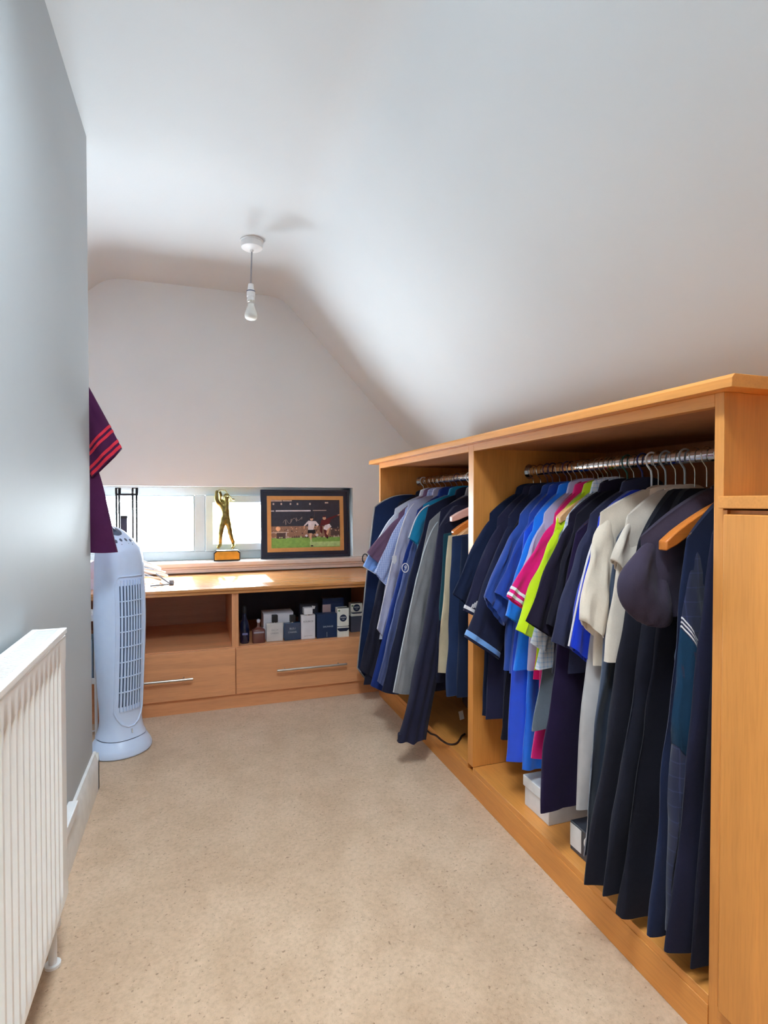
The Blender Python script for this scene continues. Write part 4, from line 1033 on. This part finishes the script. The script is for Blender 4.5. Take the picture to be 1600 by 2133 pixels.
G('cream_tee_shirt', 'cream tee shirt with a loosely folded sleeve', (222, 208, 190), 1.075, (1234, 1080), (1238, 1392), (1203, 1288), (1258, 1342), collar='tee', what='cream tee shirt', hang='grey', wrinkle=0.009, b=0.022, ydr=-0.012)
G('dark_satin_trousers', 'dark blue grey satin trousers with crumpled legs', satin('satin_slate', rgb(58, 68, 88)), 1.045, (1285, 1120), (1206, 1780), cat='trousers', what='crumpled satin trousers', neck=1.0, fold=0.010, nf=5)
G('stone_tee_shirt', 'stone grey tee shirt in front of the cream one', (214, 202, 188), 1.018, (1290, 1092), (1258, 1384), (1276, 1165), (1310, 1215), collar='tee', what='stone grey tee shirt', hang='grey')
G('black_long_coat', 'long black coat reaching down to the wardrobe base', (30, 30, 42), 0.990, (1330, 1130), (1223, 1842), cat='coat', what='long black coat', H=0.022, fold=0.007, nf=2.5, hang='black', hdrop=-0.045)
G('charcoal_tee_shirt', 'charcoal tee shirt with a wide rounded sleeve', (64, 56, 74), 0.895, (1316, 1136), (1345, 1290), (1258, 1262), (1400, 1330), collar='tee', what='charcoal tee shirt', b=0.024, ydr=-0.012, hang='wire', round_end=True)
G('black_dressing_gown', 'black dressing gown just nearer than the long black coat', (29, 30, 43), 0.958, (1375, 1120), (1250, 1868), cat='coat', what='black dressing gown', H=0.02, fold=0.007, nf=2.5, hdrop=-0.045)
G('black_suit_trousers', 'black suit trousers between the dressing gown and the charcoal tee', (28, 28, 40), 0.925, (1400, 1140), (1290, 1905), cat='trousers', what='black suit trousers', neck=0.985, hdrop=-0.045)
hanger('wood', 0.866, 'x', half=0.221, drop=0.092, top=1.01)['label'] = 'large orange wooden hanger in front of the charcoal tee shirt'
pl_mat = check('cloth_navy_plaid', rgb(24, 30, 60), rgb(44, 52, 92), 0.028, 'xz', 0.08)
G('plaid_long_coat', 'long navy plaid coat with three white stripes on its sleeve', (26, 36, 66), 0.840, (1412, 1150), (1350, 1945), (1372, 1925), (1436, 1950), cat='coat', what='long navy plaid coat', smat=pl_mat, bands=[('sleeve_stripe', 0.412, 0.416, white_trim), ('sleeve_stripe', 0.424, 0.428, white_trim), ('sleeve_stripe', 0.436, 0.440, white_trim), ('sleeve_panel', 0.446, 0.70, fabric('cloth_deep_teal', rgb(20, 54, 82)))], H=0.014, fold=0.003, ydr=-0.016, b=0.018)
G('navy_long_coat', 'long dark navy coat nearest to the wardrobe end', (28, 29, 52), 0.808, (1484, 1112), (1392, 1985), cat='coat', what='long dark navy coat', H=0.018, flare=0.004, fold=0.005, nf=2.5, hdrop=-0.03)
G('black_overcoat', 'black overcoat pressed against the near wardrobe end panel', (24, 24, 40), 0.778, (1510, 1110), (1440, 2022), cat='coat', what='black overcoat', H=0.012, fold=0.002, wrinkle=0.003)

# three slanted bars on the navy polo sleeve
em = MB()
for j in range(3):
    x0, z0 = P(980 + j * 4.2, 1266, 1.575); x1, z1 = P(983.5 + j * 4.2, 1252 + 3 * (2 - j), 1.575)
    em.prism([(x0, z0), (x0 + 0.0045, z0), (x1 + 0.0045, z1), (x1, z1)], 1.5705, 1.5725)
build('emblem', em, white_trim, tpolo, False)

# --- far bay, from the far end towards the middle upright
sb_ = G('suit_bag', 'navy suit bag with pale piping at the far end of the rail', (28, 44, 80), 2.625, (780, 1056), (744, 1440), cat='garment bag', what='navy suit bag', hang='white', round_top=True, round_hem=0.12, hdrop=-0.02, H=0.024, fold=0.004, neck=1.035)
_s0, _h0 = P(780, 1056, 2.625), P(744, 1440, 2.625)
pp = [(lerp(RODX - 0.065, _s0[0], q), 2.62, lerp(1.035, _s0[1], q ** 2.6)) for q in [i / 12 for i in range(12)]] + [(lerp(_s0[0], _h0[0], (i / 14) ** 0.9) - 0.001, 2.617, lerp(_s0[1], _h0[1] + 0.12, i / 14)) for i in range(15)] + [(lerp(_h0[0], min(XMAX, 2 * RODX - _h0[0]), q), 2.603, _h0[1] - 0.02 * q + 0.12 * max(0, abs(2 * q - 1) - 0.55) ** 2 / 0.2) for q in [i / 24 for i in range(1, 20)]]
build('piping', MB().tube(pp, 0.0034, 8), plain('piping_grey', rgb(150, 148, 146), 0.5), sb_)
bkx, bkz = at(760, 1163, 2.60)
build('buckle', MB().tube([(bkx + 0.014 * math.cos(i * 6.2832 / 12), 2.595, bkz + 0.022 * math.sin(i * 6.2832 / 12)) for i in range(12)], 0.003, 6, closed=True), M['black'], sb_)
G('charcoal_jacket', 'charcoal jacket between the suit bag and the white shirt', (40, 40, 56), 2.565, (822, 1052), (756, 1425), (750, 1395), (790, 1420), cat='jacket', what='charcoal jacket', hang='black', collar='polo')
G('white_shirt', 'white shirt with a light blue turned cuff', (214, 222, 238), 2.510, (814, 1066), (790, 1330), (756, 1180), (782, 1196), collar='shirt', what='light blue cuffed white shirt', bands=[('cuff', 0.86, 0.995, fabric('trim_light_blue', rgb(130, 170, 235)))])
G('mauve_shirt', 'mauve short sleeved shirt beside the gingham one', (116, 86, 112), 2.465, (822, 1078), (795, 1330), (764, 1150), (792, 1176), collar='shirt', what='mauve shirt')
G('gingham_shirt', 'pale blue gingham shirt with a pointed cuff', check('cloth_gingham', rgb(168, 180, 215), rgb(104, 122, 186), 0.008), 2.415, (836, 1066), (800, 1340), (781, 1192), (802, 1218), collar='shirt', what='pale blue gingham shirt', b=0.02)
G('lilac_grey_shirt', 'long sleeved lilac grey shirt with white front edge', (172, 172, 198), 2.355, (842, 1050), (800, 1350), (786, 1310), (803, 1335), collar='shirt', what='long lilac grey shirt', piping=white_trim)
nv = G('navy_dress_shirt', 'royal navy long sleeved shirt with a small badge', (26, 50, 122), 2.290, (860, 1072), (800, 1425), (772, 1428), (800, 1440), collar='shirt', what='royal navy shirt', cat='shirt')
G('slate_cardigan', 'slate blue cardigan with a long hanging sleeve', (78, 88, 132), 2.235, (864, 1084), (812, 1430), (787, 1420), (808, 1438), what='slate blue cardigan', hang='plum', cat='cardigan')
G('teal_shirt', 'bright teal shirt with white edging beside the navy jacket', (22, 124, 165), 2.180, (872, 1056), (850, 1330), (852, 1120), (876, 1140), collar='shirt', what='bright teal shirt', piping=white_trim)
nj = G('emblem_jacket', 'dark navy jacket with a round white emblem on the sleeve', (28, 31, 54), 2.115, (882, 1062), (820, 1440), (796, 1440), (832, 1444), cat='jacket', what='emblem jacket', hang='white', collar='polo', b=0.02)
G('tweed_jacket', 'grey tweed jacket with a pale front edge', fabric('cloth_tweed', rgb(128, 128, 132), 0.95, 0.3, 500), 2.020, (884, 1096), (830, 1436), (816, 1438), (862, 1440), cat='jacket', what='grey tweed jacket', piping=fabric('trim_pale_grey', rgb(190, 196, 202)), b=0.022, ydr=-0.02, hang='grey', collar='shirt')
G('navy_wool_coat', 'navy wool coat behind the wooden hangers', (32, 33, 56), 1.965, (918, 1062), (880, 1440), cat='coat', what='navy wool coat', hang='plum', collar='shirt', H=0.02)
tl = G('long_navy_trousers', 'long dark navy trousers trailing out over the carpet', (36, 36, 58), 1.920, (914, 1100), (829, 1546), cat='trousers', what='long navy trousers', hemb=P(886, 1556, 1.92)[0], topb=1.06, xc=1.0, H=0.026, fold=0.004, neck=0.985, hang='black', hangit=False, flare=-0.022)
hanger('black', 1.920, 'long navy trousers', half=0.12, drop=0.03, top=1.0)
G('teal_trousers', 'dark teal trousers on an orange wooden hanger', (24, 66, 80), 1.848, (924, 1112), (916, 1290), cat='trousers', what='dark teal trousers', neck=0.900, hang='wood', hangit=False)
G('beige_chinos', 'beige chinos showing as a strip beside the jeans', (192, 178, 150), 1.830, (934, 1116), (911, 1400), cat='trousers', what='beige chinos', neck=0.892, hangit=False)
G('dark_jeans', 'dark blue jeans next to the middle upright, far bay', (34, 50, 86), 1.795, (942, 1118), (930, 1450), cat='trousers', what='dark blue jeans', neck=0.892, hangit=False)
G('navy_jeans', 'navy jeans pressed against the middle upright, far bay', (22, 34, 60), 1.752, (962, 1118), (950, 1455), cat='trousers', what='navy jeans', neck=0.892, hangit=False)
G('navy_blazer', 'navy blazer just behind the pinkish wooden hanger', (26, 28, 50), 1.885, (926, 1092), (905, 1420), cat='jacket', what='navy blazer', neck=0.985, H=0.012, hangit=False)
hanger('pink', 1.872, 'navy blazer beside the teal trousers', half=0.205, drop=0.062, top=1.003)
hanger('wood', 1.838, 'dark teal trousers', half=0.215, drop=0.085, top=0.975)
hanger('pale', 1.812, 'beige chinos', half=0.205, drop=0.08, top=0.955)
hanger('white', 1.795, 'dark blue jeans', half=0.15, drop=0.05, top=0.955)
hanger('wire', 1.752, 'navy jeans', half=0.15, drop=0.05, top=0.955)
# marks on the two jackets
ex, ez = at(845, 1183, 2.085)
eb = MB().tube([(ex + 0.014 * math.cos(i * 6.2832 / 22), 2.088, ez + 0.018 * math.sin(i * 6.2832 / 22)) for i in range(22)], 0.0018, 6, closed=True)
em2 = build('emblem', eb, white_trim, nj)
build('lettering', text_mb('9', 0.026, ex, 2.0865, ez), white_trim, em2, False, fix=False)
ex, ez = at(821.5, 1166, 2.262)
build('badge', MB().prism([(ex - 0.010, ez + 0.018), (ex + 0.010, ez + 0.018), (ex + 0.011, ez - 0.006), (ex, ez - 0.02), (ex - 0.011, ez - 0.006)], 2.259, 2.262), white_trim, nv, True, 0.001)

# --- football shirt hanging on the end of the left wall
SYM = 2.195
maroon = fabric('cloth_maroon', rgb(82, 34, 76)); 
ms = garment('football_shirt', 'maroon football shirt with red striped cuffs at the wall corner', maroon, SYM, (-0.425, 1.545), (-0.273, 0.823), (-0.256, 1.190), (-0.352, 1.085), cat='shirt', group=None, neck=1.62, xc=-0.62, H=0.024, b=0.022, fold=0.008, nf=4,
             bands=[('cuff_stripe', 0.865, 0.880, red_trim), ('cuff_stripe', 0.893, 0.908, red_trim), ('cuff_stripe', 0.950, 0.965, red_trim), ('cuff_stripe', 0.978, 0.994, red_trim)], collar='polo', hangit=False, hemb=-0.95, ydr=-0.012)
mh = thing('clothes_hanger', 'black hanger holding the maroon football shirt', 'hanger', (-0.62, SYM, 1.61))
build('hook', MB().tube([(-0.62, SYM, 1.61), (-0.62, SYM, 1.77), (-0.62, SYM - 0.01, 1.79), (-0.62, SYM - 0.03, 1.79), (-0.62, SYM - 0.035, 1.775)], 0.002, 8), M['wire'], mh)
build('shoulder_bar', MB().tube([(-0.62 + u * 0.19, SYM, 1.612 - 0.07 * abs(u) ** 1.4) for u in [i / 6 for i in range(-6, 7)]], 0.004, 8), M['black'], mh)
wh = thing('wall_hook', 'small steel hook on the end of the left wall', 'hook', (-0.62, YEND, 1.74))
build('plate', MB().box(-0.63, -0.61, YEND, YEND + 0.004, 1.74, 1.80), M['steel'], wh, True, 0.001)
build('peg', MB().tube([(-0.62, YEND + 0.002, 1.784), (-0.62, YEND + 0.05, 1.784), (-0.62, YEND + 0.058, 1.798)], 0.004, 8), M['steel'], wh)

# ------------------------------------------------------------------ things on the wardrobe base
t = thing('white_shoe_box', 'white cardboard box on the wardrobe base under the pink trousers', 'box', (0.99, 1.36, ZB))
build('box', MB().box(0.925, 1.20, 1.30, 1.42, ZB, ZB + 0.085), plain('card_white', rgb(214, 212, 212), 0.5), t, True, 0.002)
build('lid', MB().box(0.921, 1.204, 1.296, 1.424, ZB + 0.058, ZB + 0.09), plain('card_white', rgb(214, 212, 212), 0.5), t, True, 0.002)
t = thing('black_shoe_box', 'black and white shoe box on the base below the purple trousers', 'box', (1.0, 1.14, ZB))
build('box', MB().box(0.92, 1.22, 1.03, 1.20, ZB, ZB + 0.075), plain('card_charcoal', rgb(64, 66, 74), 0.5), t, True, 0.002)
build('end_label', MB().box(0.9185, 0.9205, 1.155, 1.198, ZB + 0.012, ZB + 0.07), plain('card_white', rgb(214, 212, 212), 0.5), t, False)
build('logo', MB().tube([(0.9185, 1.125 + 0.016 * math.cos(i * 6.2832 / 18), ZB + 0.05 + 0.016 * math.sin(i * 6.2832 / 18)) for i in range(18)], 0.0025, 6, closed=True).tube([(0.9185, 1.115, ZB + 0.044), (0.9185, 1.100, ZB + 0.030)], 0.0025, 6), M['white'], t)
bgm = plain('holdall_dark_brown', rgb(58, 38, 40), 0.55, bmp=0.4, bscale=30)
t = thing('holdall', 'dark brown holdall standing at the back of the far bay', 'bag', (1.22, 1.92, ZB))
sqb = sq(MB(), 1.245, 1.99, 0.15, 0.26, [(0.92, ZB), (1, ZB + 0.02), (1.0, ZB + 0.16), (0.9, ZB + 0.22), (0.6, ZB + 0.25), (0.3, ZB + 0.255)], 32, 0.45)
build('body', sqb, bgm, t)
build('handle', MB().tube([(1.13, 1.90, ZB + 0.20), (1.10, 1.92, ZB + 0.25), (1.10, 2.02, ZB + 0.25), (1.13, 2.05, ZB + 0.20)], 0.006, 8), bgm, t)
build('buckle', MB().tube([(1.093, 1.86 + 0.012 * math.cos(i * 6.2832 / 12), ZB + 0.15 + 0.02 * math.sin(i * 6.2832 / 12)) for i in range(12)], 0.003, 6, closed=True), M['steel'], t)
tg_ = MB().box(-0.010, 0.010, -0.0006, 0.0006, -0.018, 0.018)
tg_.xf(lambda p: Matrix.Rotation(math.radians(-12), 3, 'Y') @ p + Vector((1.02, 2.03, ZB + 0.032)))
build('tag', tg_, M['white'], t, False)
cpts = [(888, 1520), (897, 1528), (908, 1532), (920, 1542), (935, 1550), (950, 1549), (958, 1540), (962, 1533), (970, 1528)]
def onbase(px, py, z):
    r = _ray(px, py); q = (z - EYE) / r[2]; return (r[0] * q, r[1] * q, z)
cp = [onbase(a, b_, ZB + 0.004) for a, b_ in cpts]
sm_ = []
for i in range(len(cp) - 1):
    for j in range(4):
        q = j / 4; p0 = Vector(cp[max(0, i - 1)]); p1 = Vector(cp[i]); p2 = Vector(cp[i + 1]); p3 = Vector(cp[min(len(cp) - 1, i + 2)])
        sm_.append(0.5 * ((2 * p1) + (p2 - p0) * q + (2 * p0 - 5 * p1 + 4 * p2 - p3) * q * q + (3 * p1 - p0 - 3 * p2 + p3) * q ** 3))
cbl = build('power_cable', MB().tube(sm_, 0.0038, 8), plain('cable_brown', rgb(52, 32, 26), 0.45), None)
tag(cbl, 'dark brown cable curving over the far bay base board', 'cable')
